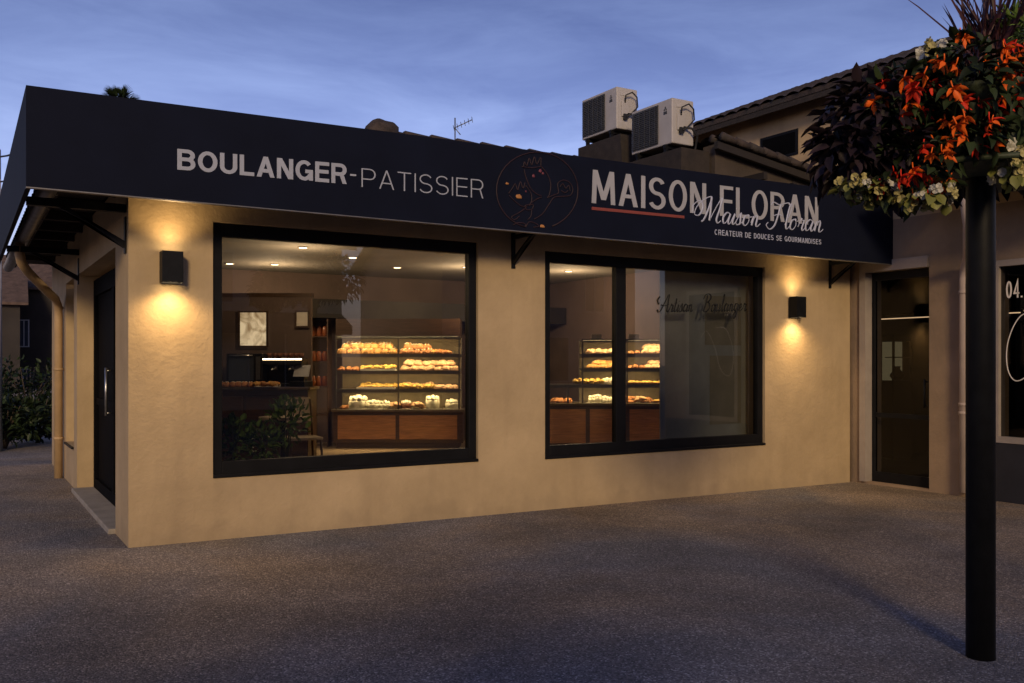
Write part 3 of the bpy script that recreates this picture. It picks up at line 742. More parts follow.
# ------------------------------------------------------------------ wall lamps
def wall_lamp(x, z, label):
    t = empty('wall_lamp', (x, 0, z), 0, label, 'wall lamp', 'black up and down wall lamps on the bakery front')
    mb = MB(); w2, d, hh = .082, .155, .128
    mb.box(-w2, -d, -hh, w2, -.03, -hh+.0, None) if 0 else None
    for a in (-1, 1):
        mb.box(-w2 if a < 0 else w2-.006, -d, -hh, -w2+.006 if a < 0 else w2, -.03, hh)
    mb.box(-w2+.006, -d, -hh, w2-.006, -d+.006, hh); mb.box(-w2+.006, -.036, -hh, w2-.006, -.03, hh)
    mb.box(-w2+.006, -d+.006, -.06, w2-.006, -.036, .06)
    mb.build('housing', M['blackm'], t)
    mb = MB(); mb.box(-.05, -.0295, -.10, .05, -.001, .10); mb.build('wall_plate', M['blackm'], t)
    for a in (-1, 1):
        mb = MB(); mb.box(-w2+.012, -d+.012, a*.115-.003, w2-.012, -.042, a*.115+.003); mb.build('lens', M['lens'], t)
        li = bpy.data.lights.new('lamp_spot', 'SPOT'); li.energy = 16 if a > 0 else 34; li.color = (1., .66, .30); li.spot_size = R_(150); li.spot_blend = 1.; li.shadow_soft_size = .05
        lo = bpy.data.objects.new('lamp_spot', li); COL.objects.link(lo); lo.parent = t; lo.location = (0, -.15, a*.128)
        lo.rotation_euler = (R_(180) if a > 0 else 0., 0, 0)
    return t
wall_lamp(.315, 2.285, 'black box wall lamp glowing left of the bakery window at the corner')
wall_lamp(7.705, 2.19, 'black box wall lamp glowing right of the two-pane window')

# ------------------------------------------------------------------ air conditioners
def ac_unit(loc, label, leg):
    t = empty('air_conditioner', loc, 0, label, 'air conditioner', 'air conditioners above the bakery sign')
    w_, d_, h_ = .76, .335, .535                      # along Y, X, Z ; grille faces -X
    mb = MB(); mb.box(0, 0, 0, d_, w_, h_, bev=.012); mb.build('casing', M['acw'], t)
    mb = MB(); mb.box(-.012, .245, .035, -.001, w_-.03, h_-.035)
    for k in range(19): z = .05+k*.0235; mb.box(-.022, .25, z, -.013, w_-.035, z+.007)
    for k in range(5): y = .28+k*.1; mb.box(-.026, y, .04, -.0225, y+.008, h_-.04)
    mb.build('grille', M['acg'], t)
    mb = MB()                                          # maker's mark and data plate
    for (y, z) in ((.12, .44), (.105, .415), (.135, .415)): mb.prism([(-.003, y-.012, z), (-.003, y, z-.016), (-.003, y+.012, z), (-.003, y, z+.016)], (.0025, 0, 0))
    mb.box(-.003, .09, .36, -.0005, .15, .395)
    mb.build('maker_mark', M['acg'], t)
    mb = MB(); mb.box(.07, -.02, .16, .19, -.001, .36, bev=.006); mb.box(.06, -.005, .43, .2, -.001, .45); mb.build('service_cover', M['acw'], t)
    mb = MB(); mb.tube([(.12, -.02, .34), (.10, -.06, .42), (.18, -.09, .46), (.28, -.06, .42), (.30, -.05, .30), (.20, -.05, .2), (.12, -.05, .15)], .010, 6)
    mb.tube([(.16, -.02, .2), (.24, -.08, .18), (.33, -.07, .1), (.34, -.02, -.05), (.36, .0, -.3)], .014, 6); mb.box(.09, -.045, .12, .15, -.021, .19)
    mb.build('cable', M['cable'], t)
    for y in (.10, .62):
        mb = MB(); mb.box(-.02, y, -.045, .40, y+.04, -.001); mb.box(.36, y, -leg-(.0), .40, y+.04, -.046); mb.box(-.01, y, -leg+.1*0, .03, y+.04, -.046)
        mb.build('mounting_bracket', M['blackm'], t)
    return t
ac_unit((6.0, .28, 4.09), 'nearer cream air conditioner with loose cable, beside the tiled roof edge', .088)
ac_unit((6.0, 1.34, 4.495), 'farther cream air conditioner, leftmost of the two above the sign', .093)

mb = MB(); mb.prism([(5.98, .10, 3.10), (5.98, 2.16, 3.9), (5.98, 2.16, 4.40), (5.98, 1.24, 4.40), (5.98, 1.20, 4.0), (5.98, .10, 4.0)], (.44, 0, 0))
mb.build('roof_plinth', M['soffit'], bak)
# ------------------------------------------------------------------ antenna
p = Vector((5.316, 4.478, 5.25))
t = empty('tv_antenna', (p.x, p.y, roofz(p.x, p.y)), 0, 'thin rooftop television antenna above the long sign', 'antenna')
hA = p.z-roofz(p.x, p.y)
mb = MB(); mb.tube([(0, 0, 0), (0, 0, hA)], .011); mb.build('mast', M['polez'], t)
mb = MB(); a = Rv*.28+Vector((0, 0, .13)); b0 = Vector((-.02, 0, hA-.16)); mb.tube([b0, b0+a], .008, 6)
for k in range(6):
    q = b0+a*(k/5); mb.tube([q-Fv*.16, q+Fv*.16], .005, 5)
mb.tube([b0+Rv*.02, b0+Rv*.1+Vector((0, 0, -.1))], .008, 6); mb.build('boom', M['polez'], t)

# ------------------------------------------------------------------ neighbouring building
NX = 8.86
nb = empty('neighbour_building', (NX, 0, 0), 0, 'taller beige house with tiled eaves and glazed door, right of the bakery', 'building')
def nbm(mb, name, mat, parent=None, **k):
    o = mb.build(name, mat, parent or nb, **k)
    if parent is None: o.location = (-NX, 0, 0)
    return o
mb = MB()
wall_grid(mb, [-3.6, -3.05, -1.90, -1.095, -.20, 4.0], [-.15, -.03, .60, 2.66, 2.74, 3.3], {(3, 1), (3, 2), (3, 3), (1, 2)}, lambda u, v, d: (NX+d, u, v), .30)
nbm(mb, 'ground_floor_wall', M['nwall_shade']); mb = MB()
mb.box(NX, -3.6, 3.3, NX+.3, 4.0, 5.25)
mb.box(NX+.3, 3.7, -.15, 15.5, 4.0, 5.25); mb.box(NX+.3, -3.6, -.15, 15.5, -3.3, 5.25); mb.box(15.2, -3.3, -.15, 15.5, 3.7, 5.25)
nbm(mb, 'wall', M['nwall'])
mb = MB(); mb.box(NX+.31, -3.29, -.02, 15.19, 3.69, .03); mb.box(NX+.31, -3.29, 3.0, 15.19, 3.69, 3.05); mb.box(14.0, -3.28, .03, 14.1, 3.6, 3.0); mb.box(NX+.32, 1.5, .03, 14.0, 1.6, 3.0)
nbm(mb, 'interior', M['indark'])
# small dark upper window
mb = MB(); mb.box(NX-.012, .92, 4.42, NX-.002, 1.62, 4.78); uw = nbm(mb, 'window', M['black'])
p_ = MB(); p_.box(NX-.02, .97, 4.46, NX-.013, 1.57, 4.74); p_.build('pane', M['smoked'], uw)
# door
mb = MB(); f = .085
mb.box(NX-.03, -.205-.0, -.03, NX+.20, -.115, 2.80); mb.box(NX-.03, -1.09, 2.665, NX+.2, -.205, 2.80)
dn = nbm(mb, 'door_frame', M['nframe'])
mb = MB(); mb.box(NX+.10, -1.09, -.03, NX+.16, -1.05, 2.66); mb.box(NX+.10, -.245, -.03, NX+.16, -.21, 2.66); mb.box(NX+.10, -1.05, 2.56, NX+.16, -.245, 2.66); mb.box(NX+.10, -1.05, -.03, NX+.16, -.245, .10); mb.box(NX+.115, -1.05, .80, NX+.15, -.245, .86)
dl = nbm(mb, 'door', M['black'])
p_ = MB(); p_.add([(NX+.13, -1.05, .1), (NX+.13, -.245, .1), (NX+.13, -.245, 2.56), (NX+.13, -1.05, 2.56)], [(0, 1, 2, 3)]); p_.build('pane', M['dglass'], dl, fixn=False)
p_ = MB(); p_.tube([(NX+.06, -.99, .95), (NX+.06, -.99, 1.30)], .013); p_.tube([(NX+.06, -.99, .98), (NX+.12, -.99, .98)], .009); p_.tube([(NX+.06, -.99, 1.27), (NX+.12, -.99, 1.27)], .009); p_.build('handle', M['blackm'], dl)
# shop front
mb = MB(); y0, y1, z0, z1 = -3.045, -1.905, .605, 2.655
mb.box(NX-.03, y1-.07, z0, NX+.1, y1, z1); mb.box(NX-.03, y0, z0, NX+.1, y0+.07, z1); mb.box(NX-.03, y0+.07, z1-.07, NX+.1, y1-.07, z1); mb.box(NX-.03, y0+.07, z0, NX+.1, y1-.07, z0+.07)
sf = nbm(mb, 'shop_window', M['nframe'])
p_ = MB(); p_.add([(NX+.02, y0+.07, z0+.07), (NX+.02, y1-.07, z0+.07), (NX+.02, y1-.07, z1-.07), (NX+.02, y0+.07, z1-.07)], [(0, 1, 2, 3)]); p_.build('pane', M['dglass'], sf, fixn=False)
lettering('04.', ((-2.035, 2.415), (-2.035, 2.225), (-2.22, 2.415), (-2.22, 2.225)), M['card'], .10, .36, .09, sf, None, lambda u, v, d: (NX+.018-d, u, v))
mb = MB(); lp = [(-2.42, 2.05), (-2.20, 2.02), (-2.06, 1.75), (-2.05, 1.45), (-2.15, 1.30), (-2.32, 1.42), (-2.44, 1.75), (-2.62, 2.0), (-2.75, 1.9)]
mb.tube([(NX+.015, u, v) for u, v in spline(lp, 7)], [.007]*57, 6, flat=(Vector((1, 0, 0)), .4)); mb.build('emblem', M['card'], sf)
mb = MB(); mb.box(NX-.02, -3.55, gz(9)-.02, NX-.002, -1.60, .60); nbm(mb, 'stall_riser', M['ndark'])
# main eave with tiles, seen from below, and the pitched roof over it
mb = MB(); zr = 5.13; sl_ = .40
mb.add([(8.52, -4.0, zr-.05), (8.52, 4.25, zr-.05), (12.2, 4.25, zr+1.45), (12.2, -4.0, zr+1.45), (8.52, -4.0, zr+.02), (8.52, 4.25, zr+.02), (12.2, 4.25, zr+1.52), (12.2, -4.0, zr+1.52)], [(0, 1, 2, 3), (0, 1, 5, 4), (0, 4, 7, 3), (1, 2, 6, 5)])
tiled(mb, (8.49, 4.27), (0, -1), (1, 0), 8.3, 4.0, lambda x, y: zr-.005+sl_*(x-8.49))
nbm(mb, 'roof', M['tile'], fixn=False)
mb = MB(); mb.box(8.53, -3.95, zr-.13, 8.555, 4.2, zr-.052)
for k in range(9): y = -3.7+k*.9; mb.prism([(8.56, y, zr-.12), (8.56, y, zr-.055), (NX-.01, y, zr+.06), (NX-.01, y, zr-.02)], (0, .08, 0))
nbm(mb, 'eave', M['soffit'])
# lean-to over the junction: its verge falls to the right, then its eave runs along the shop front
mb = MB()
vz = lambda x: 4.10-.140*(x-6.45)
mb.add([(6.45, -.08, vz(6.45)), (8.82, -.08, vz(8.82)), (8.82, 2.6, vz(8.82)+.1), (6.45, 2.6, vz(6.45)+.1)], [(0, 1, 2, 3)])
for k in range(11):
    x0 = 6.45+k*.225; mb.tube([(x0, -.07, vz(x0)+.055), (x0+.27, -.07, vz(x0+.27)+.04)], [.05, .04], 8)
    mb.tube([(x0, .10, vz(x0)+.06), (x0+.27, .10, vz(x0+.27)+.05)], [.05, .04], 8)
tiled(mb, (6.45, 2.6), (0, -1), (1, 0), 2.65, 2.37, lambda x, y: vz(x)+.03)
nbm(mb, 'lean_to_roof', M['tile'], fixn=False)
mb = MB(); mb.prism([(6.47, .06, roofz(6.47, .06)+.06), (8.78, .06, roofz(8.78, .06)+.06), (8.78, .06, vz(8.78)-.01), (6.47, .06, vz(6.47)-.01)], (0, .2, 0)); nbm(mb, 'lean_to_wall', M['wall_shade'])
mb = MB(); mb.prism([(6.40, -.06, vz(6.4)-.10), (8.80, -.06, vz(8.8)-.10), (8.80, -.06, vz(8.8)-.015), (6.40, -.06, vz(6.4)-.015)], (0, .06, 0))
for k in range(4): x = 6.9+k*.5; mb.box(x, -.3, 3.66-k*.07, x+.06, .05, 3.74-k*.07)
nbm(mb, 'barge_board', M['bulk'])
cz = lambda y: 3.50+.10*(max(y, -2.2)+1.1)
CX = 8.06
mb = MB()
ysq = [-1.1, -2.2, -3.9]
mb.add([(CX, y, cz(y)) for y in ysq]+[(8.855, y, cz(y)+.25) for y in ysq]+[(CX, y, cz(y)+.03) for y in ysq]+[(8.855, y, cz(y)+.28) for y in ysq],
       [(0, 3, 4, 1), (1, 4, 5, 2), (6, 7, 10, 9), (7, 8, 11, 10), (0, 1, 7, 6), (1, 2, 8, 7), (0, 6, 9, 3)])
tiled(mb, (CX-.03, -1.1), (0, -1), (1, 0), 2.8, .80, lambda x, y: cz(y)+.035+.315*(x-CX))
nbm(mb, 'canopy_roof', M['tile'], fixn=False)
mb = MB(); mb.prism([(CX-.02, -1.1, cz(-1.1)-.09), (CX-.02, -1.1, cz(-1.1)+.02), (CX-.02, -2.2, cz(-2.2)+.02), (CX-.02, -3.9, cz(-3.9)+.02), (CX-.02, -3.9, cz(-3.9)-.09), (CX-.02, -2.2, cz(-2.2)-.09)], (.018, 0, 0))
for k in range(4): y = -1.3-k*.75; mb.prism([(CX+.01, y, cz(y)-.08), (CX+.01, y, cz(y)-.004), (8.85, y, cz(y)+.24), (8.85, y, cz(y)+.13)], (0, -.06, 0))
nbm(mb, 'canopy_boards', M['soffit'])
mb = MB(); mb.tube([(CX-.075, -1.08, cz(-1.1)-.03), (CX-.075, -2.2, cz(-2.2)-.04), (CX-.075, -3.9, cz(-3.9)-.05)], .05, 10); nbm(mb, 'gutter', M['zinc'])
mb = MB(); mb.tube([(CX-.07, -2.12, 3.36), (CX-.06, -2.11, 3.16), (CX+.06, -2.06, 2.98), (8.62, -1.74, 2.70), (8.77, -1.61, 2.60), (8.79, -1.585, 2.48), (8.79, -1.585, 0.)], .05, 12)
for z in (.9, 1.0, 2.3): mb.tube([(8.79, -1.585, z), (8.79, -1.585, z+.04)], .057, 12)
nbm(mb, 'downpipe', M['pipe2'])
# what shows through the door glass: strip lamps and a lit cabinet
for (x, y0, y1, z) in ((10.6, -1.2, .9, 2.16), (11.6, -1.1, 1.2, 2.24)):
    t = empty('strip_lamp', (x, (y0+y1)/2, z), 0, 'thin warm strip lamp inside the glazed door, %s' % ('the nearer and lower one' if x < 11 else 'the farther one'), 'lamp', 'strip lamps inside the neighbouring shop')
    mb = MB(); mb.box(-.02, y0-(y0+y1)/2, -.012, .02, y1-(y0+y1)/2, .0); mb.build('tube', M['tubel'], t)
    mb = MB(); mb.box(-.035, y0-(y0+y1)/2-.03, .001, .035, y1-(y0+y1)/2+.03, .05); mb.tube([(0, 0, .05), (0, 0, .75)], .006, 6); mb.build('housing', M['blackm'], t)
t = empty('glass_cabinet', (11.2, 1.05, .03), VIEW, 'lit glass cabinet deep inside the neighbouring shop doorway', 'cabinet')
mb = MB(); mb.box(-0.15, -.2, 0, 0.15, .2, 1.20); mb.box(-0.15, -.2, 1.80, 0.15, .2, 1.9); 
for sx in (-0.15, .12): mb.box(sx, -.2, 1.20, sx+.03, -.17, 1.80)
mb.build('frame', M['black'], t)
mb = MB(); mb.box(-0.15, .17, 1.20, 0.15, .2, 1.80); mb.build('back_panel', M['winlit'], t)
mb = MB(); mb.box(-.12, -.17, 1.55, .12, .165, 1.565); mb.build('shelf', M['shelf'], t)
mb = MB(); mb.lathe([(.06, 1.20), (.11, 1.27), (.10, 1.30), (.04, 1.38), (.05, 1.42)], 16); mb.build('vase', M['black'], t)

# ------------------------------------------------------------------ inside the bakery: lights
def downlight(x, y, label, e):
    t = empty('downlight', (x, y, 3.0), 0, label, 'ceiling light', 'recessed ceiling lights inside the bakery')
    mb = MB(); mb.lathe([(.075, -.012), (.075, -.001), (.05, -.001), (.05, -.010)], 20); mb.build('ring', M['nframe'], t)
    mb = MB(); mb.lathe([(.052, -.014), (.052, -.0105)], 20); mb.build('diffuser', M['lens'], t)
    if e:
        li = bpy.data.lights.new('downlight_bulb', 'POINT'); li.energy = e*.42; li.color = (1., .72, .42); li.shadow_soft_size = .05
        lo = bpy.data.objects.new('downlight_bulb', li); COL.objects.link(lo); lo.parent = t; lo.location = (0, 0, -.40)
lab = ['recessed ceiling light nearest the left shop window', 'recessed ceiling light left of centre, over the bakery floor', 'recessed ceiling light above the coffee counter',
       'recessed ceiling light above the lit display case', 'recessed ceiling light right of the display case', 'recessed ceiling light behind the narrow pane of the right window',
       'recessed ceiling light highest in the right window', 'recessed ceiling light at the back of the bakery, far left']
for (x, y, e), l in zip(((2.63, 3.57, 60), (3.59, 4.29, 0), (2.91, 5.75, 70), (4.68, 5.21, 0), (5.58, 4.6, 80), (7.3, 4.3, 90), (7.9, 3.3, 0), (2.3, 6.0, 0)), lab): downlight(x, y, l, e)

# ------------------------------------------------------------------ display cases
def display_case(name, loc, width, base_z, shelves, top_z, header, label, split, left_ext=0.):
    t = empty(name, loc, VIEW, label, 'display case'); hw = width/2; D = .62
    mb = MB(); mb.box(-hw-.04-left_ext, 0, .08, hw+.06, D, base_z-.04)
    mb.box(-hw-left_ext, .04, 0, hw, D-.04, .08); mb.build('base', M['woodd'], t)
    mb = MB(); n = 3 if left_ext else 2; x0 = -hw-left_ext; wd = (width+left_ext)/n
    for k in range(n): mb.box(x0+k*wd+.03, -.018, .14, x0+(k+1)*wd-.03, -.001, base_z-.09, bev=.006)
    mb.build('front_panel', M['woodf'], t)
    mb = MB(); mb.box(-hw-.07-left_ext, -.05, base_z-.04, hw+.09, D+.02, base_z, bev=.008); mb.build('countertop', M['top'], t)
    for k, z in enumerate(shelves):
        mb = MB(); l = -hw-(left_ext if k == 0 else 0); mb.box(l, .03, z-.022, hw, D-.05, z); mb.box(l, .022, z-.048, hw, .0295, z+.004); mb.build('shelf', M['shelf'], t)
        mb = MB(); mb.box(l+.02, .040, z-.034, hw-.02, .07, z-.0225); mb.build('light_strip', M['strip'], t)
    mb = MB(); mb.box(-hw+.02, .030, top_z-.034, hw-.02, .07, top_z-.0225); mb.build('light_strip', M['strip'], t)
    mb = MB(); mb.box(-hw, D-.045, base_z, hw, D-.02, top_z-.02); mb.build('back_panel', M['back'], t)
    mb = MB()
    for x in (-hw-.012, split, hw-.012): mb.box(x, .0, base_z, x+.024, .026, top_z); mb.box(x, D-.04, base_z, x+.024, D-.015, top_z)
    if left_ext: mb.box(-hw-left_ext, 0, base_z, -hw-left_ext+.02, .026, shelves[0]); mb.box(-hw-left_ext*.45, 0, base_z, -hw-left_ext*.45+.03, .026, shelves[0]-.023)
    mb.box(-hw-.012, -.002, top_z-.02, hw+.012, D, top_z); mb.box(-hw-.012, .012, top_z-.05, hw+.012, .024, top_z-.0205); mb.build('frame', M['shelf'], t)
    if header:
        mb = MB(); mb.box(-hw-.012, .05, top_z+.001, hw+.012, D, header); mb.build('header', M['woodd'], t)
    mb = MB(); mb.add([(-hw-left_ext, .012, base_z), (hw, .012, base_z), (hw, .012, shelves[0]-.03), (-hw-left_ext, .012, shelves[0]-.03)], [(0, 1, 2, 3)]); mb.build('glass', M['cglass'], t, fixn=False)
    return t
FL = .16
pA = at(397.5, 363, 14.4); pA.z = FL
caseA = display_case('display_case', pA, 1.94, .768-FL, [1.083-FL, 1.374-FL, 1.64-FL], 1.93-FL, 2.2-FL, 'lit wooden pastry display case with four shelves behind the left shop window', .0)
pB = at(625, 363, 13.7); pB.z = FL
caseB = display_case('display_case', pB, 1.27, .90-FL, [1.176-FL, 1.417-FL, 1.635-FL], 1.86-FL, None, 'lit pastry case with low counter to its left, behind the right shop window', .02, .52)

# pastry kinds ---------------------------------------------------------------
def proto(mb, mats): return mb.mesh('pastry_mesh', mats)
def roll_me(seed, m):
    b = MB(); b.blob((0, 0, 0), .062, .058, .055, 0, bump=.22, seed=seed); b.cur = 1
    for a in (-.5, .5): b.tube([(a*.04-.02, -.03, .0685-.008), (a*.04, 0, .073), (a*.04+.02, .03, .0685-.008)], .006, 5)
    return proto(b, [m, M['cream']])
def bun_me(seed, m):
    b = MB(); b.blob((0, 0, 0), .075, .062, .048, .4, bump=.3, seed=seed); b.blob((.02, .01, .035), .04, .035, .026, 0, bump=.3, seed=seed+4); return proto(b, [m])
def loaf_me(seed, m):
    b = MB(); b.blob((0, 0, 0), .15, .055, .055, 0, bump=.15, seed=seed, seg=16); b.cur = 1
    for k in range(5): x = -.09+k*.045; b.tube([(x-.015, -.032, .062), (x+.012, .032, .064)], .007, 5)
    return proto(b, [m, M['pinkb']])
def croissant_me(seed, m):
    b = MB(); P = []; rr = []
    for k in range(15):
        a = math.pi*(k/14)*1.1+.1; P.append((.065*math.cos(a), .065*math.sin(a)-.03, .022)); q = 1-abs(k-7)/8
        rr.append((.012+.028*q)*(1.12 if k % 2 else .92))
    b.tube(P, rr, 9); return proto(b, [m])
def tart_me(seed, m):
    b = MB(); b.lathe([(.045, 0), (.06, .022), (.064, .026), (.056, .024)], 18); b.cur = 1; b.blob((0, 0, .016), .052, .052, .022, 0, bump=.4, seed=seed); return proto(b, [M['bread'], m])
def cake_me(seed, m, h=.10, r=.085):
    b = MB(); b.lathe([(r+.025, 0), (r+.028, .006), (.0, .006)], 22); b.cur = 1
    b.lathe([(r, .007), (r, h), (r*.9, h+.012), (.0, h+.014)], 22, wob=lambda w_, z: 1+.035*math.sin(9*w_)); b.cur = 2
    for k in range(7): a = 2*math.pi*k/7+seed; b.blob((r*.68*math.cos(a), r*.68*math.sin(a), h+.008), .027, .027, .034, 0, 10, 6, .3, seed+k)
    b.blob((0, 0, h+.008), .035, .035, .045, 0, 10, 6, .3, seed)
    return proto(b, [M['tray'], m, M['cream']])
def pile_me(seed, m):
    b = MB(); r2 = random.Random(seed)
    for k in range(12): b.blob((r2.uniform(-.07, .07), r2.uniform(-.05, .05), r2.uniform(0, .05)), r2.uniform(.03, .045), r2.uniform(.025, .035), .025, r2.uniform(0, 3), 10, 6, .3, seed+k)
    return proto(b, [m])
KIND = {
 'roll': [roll_me(s, M['bread']) for s in (1, 2, 3)], 'rollb': [roll_me(s, M['bread2']) for s in (4, 5)], 'bun': [bun_me(s, M['pinkb']) for s in (1, 2, 3)], 'bunb': [bun_me(s, M['bread2']) for s in (6, 7)],
 'loaf': [loaf_me(s, M['bread']) for s in (1, 2)], 'croissant': [croissant_me(1, M['bread']), croissant_me(2, M['bread2'])], 'tart': [tart_me(s, M['yellow']) for s in (1, 2)],
 'cake': [cake_me(1, M['cream'], .085, .08), cake_me(2, M['cream'], .065, .09)], 'choc': [cake_me(3, M['choc'], .08, .085)], 'pile': [pile_me(5, M['bread2']), pile_me(6, M['pinkb'])], 'custard': [pile_me(8, M['yellow']), pile_me(9, M['yellow'])],
}
NAME = dict(roll='bread_roll', rollb='bread_roll', bun='bun', bunb='bun', loaf='bread_loaf', croissant='croissant', tart='custard_tart', cake='cream_cake', choc='chocolate_cake', pile='pastry_pile', custard='custard_pastry')
CAT = dict(roll='bread roll', rollb='bread roll', bun='bun', bunb='bun', loaf='bread', croissant='croissant', tart='tart', cake='cake', choc='cake', pile='pastries', custard='pastry')
def put_pastry(case, kind, lx, ly, lz, label, group, s=1., rot=None):
    me = rnd.choice(KIND[kind]); o = bpy.data.objects.new(NAME[kind], me); COL.objects.link(o)
    c, si = math.cos(VIEW), math.sin(VIEW); b = case.location
    o.location = (b.x+lx*c-ly*si, b.y+lx*si+ly*c, b.z+lz+.001); o.rotation_euler.z = VIEW+(rnd.uniform(-.6, .6) if rot is None else rot)
    s *= rnd.uniform(1.06, 1.28); o.scale = (s, s, s*rnd.uniform(.92, 1.1))
    tag(o, label, CAT[kind], group); return o
def row(case, kind, x0, x1, z, n, label, group, y=.16, s=1., two=False, rot=None):
    for k in range(n):
        x = x0+(x1-x0)*(k+.5)/n+rnd.uniform(-.012, .012); put_pastry(case, kind, x, y+rnd.uniform(-.02, .02), z, label, group, s, rot)
    if two:
        for k in range(n-1): put_pastry(case, kind, x0+(x1-x0)*(k+1)/n+rnd.uniform(-.015, .015), y+.06+rnd.uniform(-.02, .02), z+.075*s, label, group, s, rot)
def tray(case, x0, x1, z, label, y0=.07, y1=.30):
    o = MB(); o.box(x0, y0, 0, x1, y1, .012, bev=.004); o.box(x0, y0, .012, x0+.012, y1, .03); o.box(x1-.012, y0, .012, x1, y1, .03); o.box(x0+.012, y0, .012, x1-.012, y0+.01, .035); o.box(x0+.012, y1-.01, .012, x1-.012, y1, .03)
    ob = o.build('tray', M['tray']); ob.location = (case.location.x, case.location.y, case.location.z+z+.001); ob.rotation_euler.z = VIEW; tag(ob, label, 'tray')
A = [.768-FL, 1.083-FL, 1.374-FL, 1.64-FL]
LA = 'left window case'
row(caseA, 'roll', -.95, -.04, A[3], 8, 'golden bread roll on the top shelf, left half, of '+LA, 'rolls on the top shelf left', s=1.05, two=True)
row(caseA, 'rollb', .04, .56, A[3], 5, 'browner bread roll on the top shelf, right of the middle post, of '+LA, 'browner rolls on the top shelf', s=1.05, two=True)
row(caseA, 'roll', -.92, -.06, A[3], 7, 'golden bread roll on the top shelf, left half, of '+LA, 'rolls on the top shelf left', y=.33, s=1.2, two=True)
row(caseA, 'pile', .06, .56, A[2], 3, 'brown pastry heap at the back of the second shelf of '+LA, 'pastry heaps on the second shelf', y=.34, s=1.2)
row(caseA, 'custard', -.60, -.08, A[1]+.0, 4, 'yellow pastry heap behind the low tray, third shelf of '+LA, 'yellow heaps behind the tray', y=.40, s=1.15)
row(caseA, 'bun', .06, .54, A[1], 4, 'bun at the back of the third shelf, right half, of '+LA, 'buns at the back of the third shelf', y=.34, s=1.2)
row(caseA, 'croissant', .58, .80, A[3], 3, 'croissant at the right end of the top shelf of '+LA, 'croissants on the top shelf', s=1.1)
tray(caseA, -.60, -.05, A[2], 'long white tray of yellow pastries on the second shelf of the left case')
row(caseA, 'bunb', -.95, -.63, A[2], 3, 'small brown bun beside the white tray on the second shelf of '+LA, 'brown buns on the second shelf', s=.85)
row(caseA, 'custard', -.56, -.08, A[2]+.014, 4, 'heap of yellow pastries on the white tray, second shelf of '+LA, 'yellow pastries on the white tray', y=.18)
row(caseA, 'bun', .05, .95, A[2], 7, 'pale floury bun on the second shelf, right half, of '+LA, 'floury buns on the second shelf', s=1.1, two=True)
tray(caseA, -.66, -.06, A[1], 'long low white tray of tarts on the third shelf of the left case')
row(caseA, 'tart', -.62, -.10, A[1]+.014, 6, 'custard tart on the long low tray, third shelf of '+LA, 'tarts on the third shelf', y=.18)
row(caseA, 'custard', .03, .55, A[1], 5, 'heap of yellow pastries on the third shelf, right half, of '+LA, 'yellow pastries on the third shelf')
row(caseA, 'bun', .57, .92, A[1], 4, 'pale bun at the right end of the third shelf of '+LA, 'buns on the third shelf', s=.9)
row(caseA, 'bunb', -.90, -.76, A[0], 2, 'small brown cake at the left end of the bottom shelf of '+LA, 'brown cakes on the bottom shelf', s=.9)
for k, (kd, x, s, l) in enumerate((('cake', -.64, 1.35, 'tallest white cream cake, left on the bottom shelf of '+LA), ('cake', -.40, 1.0, 'low white cream cake second from the left on the bottom shelf of '+LA), ('cake', -.22, .85, 'small cream cake left of the brown heap on the bottom shelf of '+LA),
    ('pile', -.06, 1.05, 'heap of brown pastries just left of the middle post, bottom shelf of '+LA), ('choc', .12, .9, 'chocolate cake with cream just right of the middle post in '+LA), ('pile', .30, 1.2, 'heap of reddish pastries right of the chocolate cake in '+LA), ('cake', .54, 1.25, 'large white cream cake, right half of the bottom shelf of '+LA), ('cake', .84, 1.05, 'white cream cake at the right end of the bottom shelf of '+LA))):
    put_pastry(caseA, kd, x, .16, A[0], l, None, s)
B_ = [.90-FL, 1.176-FL, 1.417-FL, 1.635-FL]
LB = 'right window case'
row(caseB, 'bun', -0.55, -0.04, B_[3], 5, 'bun on the top shelf, left of the middle post, of '+LB, 'buns on the top shelf right window', two=False)
row(caseB, 'bunb', 0.05, 0.25, B_[3], 2, 'small brown bun right of the middle post, top shelf of '+LB, 'brown buns top shelf right window', s=0.70)
row(caseB, 'bun', 0.30, 0.62, B_[3], 4, 'large floury bun piled at the right end of the top shelf of '+LB, 'large buns top shelf right window', s=1.01, two=True)
row(caseB, 'loaf', -0.52, -0.05, B_[2], 3, 'golden loaf piled on the second shelf of '+LB, 'loaves on the second shelf right window', s=0.79, two=True, rot=.3)
row(caseB, 'bunb', 0.05, 0.32, B_[2], 3, 'brown bun on the second shelf, right of the post, of '+LB, 'brown buns second shelf right window', s=0.70)
row(caseB, 'bun', 0.34, 0.62, B_[2], 4, 'floury bun at the right end of the second shelf of '+LB, 'floury buns second shelf right window', two=True, s=0.79)
row(caseB, 'custard', -0.71, -0.35, B_[1], 4, 'yellow pastry heap on the wide third shelf, left part, of '+LB, 'yellow pastries third shelf right window')
row(caseB, 'cake', -0.30, -0.08, B_[1], 2, 'cream cake on the wide third shelf of '+LB, 'cream cakes third shelf right window', s=0.66)
row(caseB, 'tart', 0.07, 0.62, B_[1], 6, 'custard tart on the third shelf, right of the post, of '+LB, 'tarts third shelf right window')
row(caseB, 'bunb', -1.09, -0.80, B_[0], 3, 'brown bun in the low counter at the left of '+LB, 'brown buns in the low counter', s=0.88)
row(caseB, 'cake', -0.52, -0.07, B_[0], 5, 'small cream cake on the bottom shelf of '+LB, 'cream cakes bottom shelf right window', s=0.66)
row(caseB, 'pile', 0.05, 0.42, B_[0], 3, 'heap of golden brown pastries on the bottom shelf of '+LB, 'pastry heaps bottom shelf right window', s=1.06)
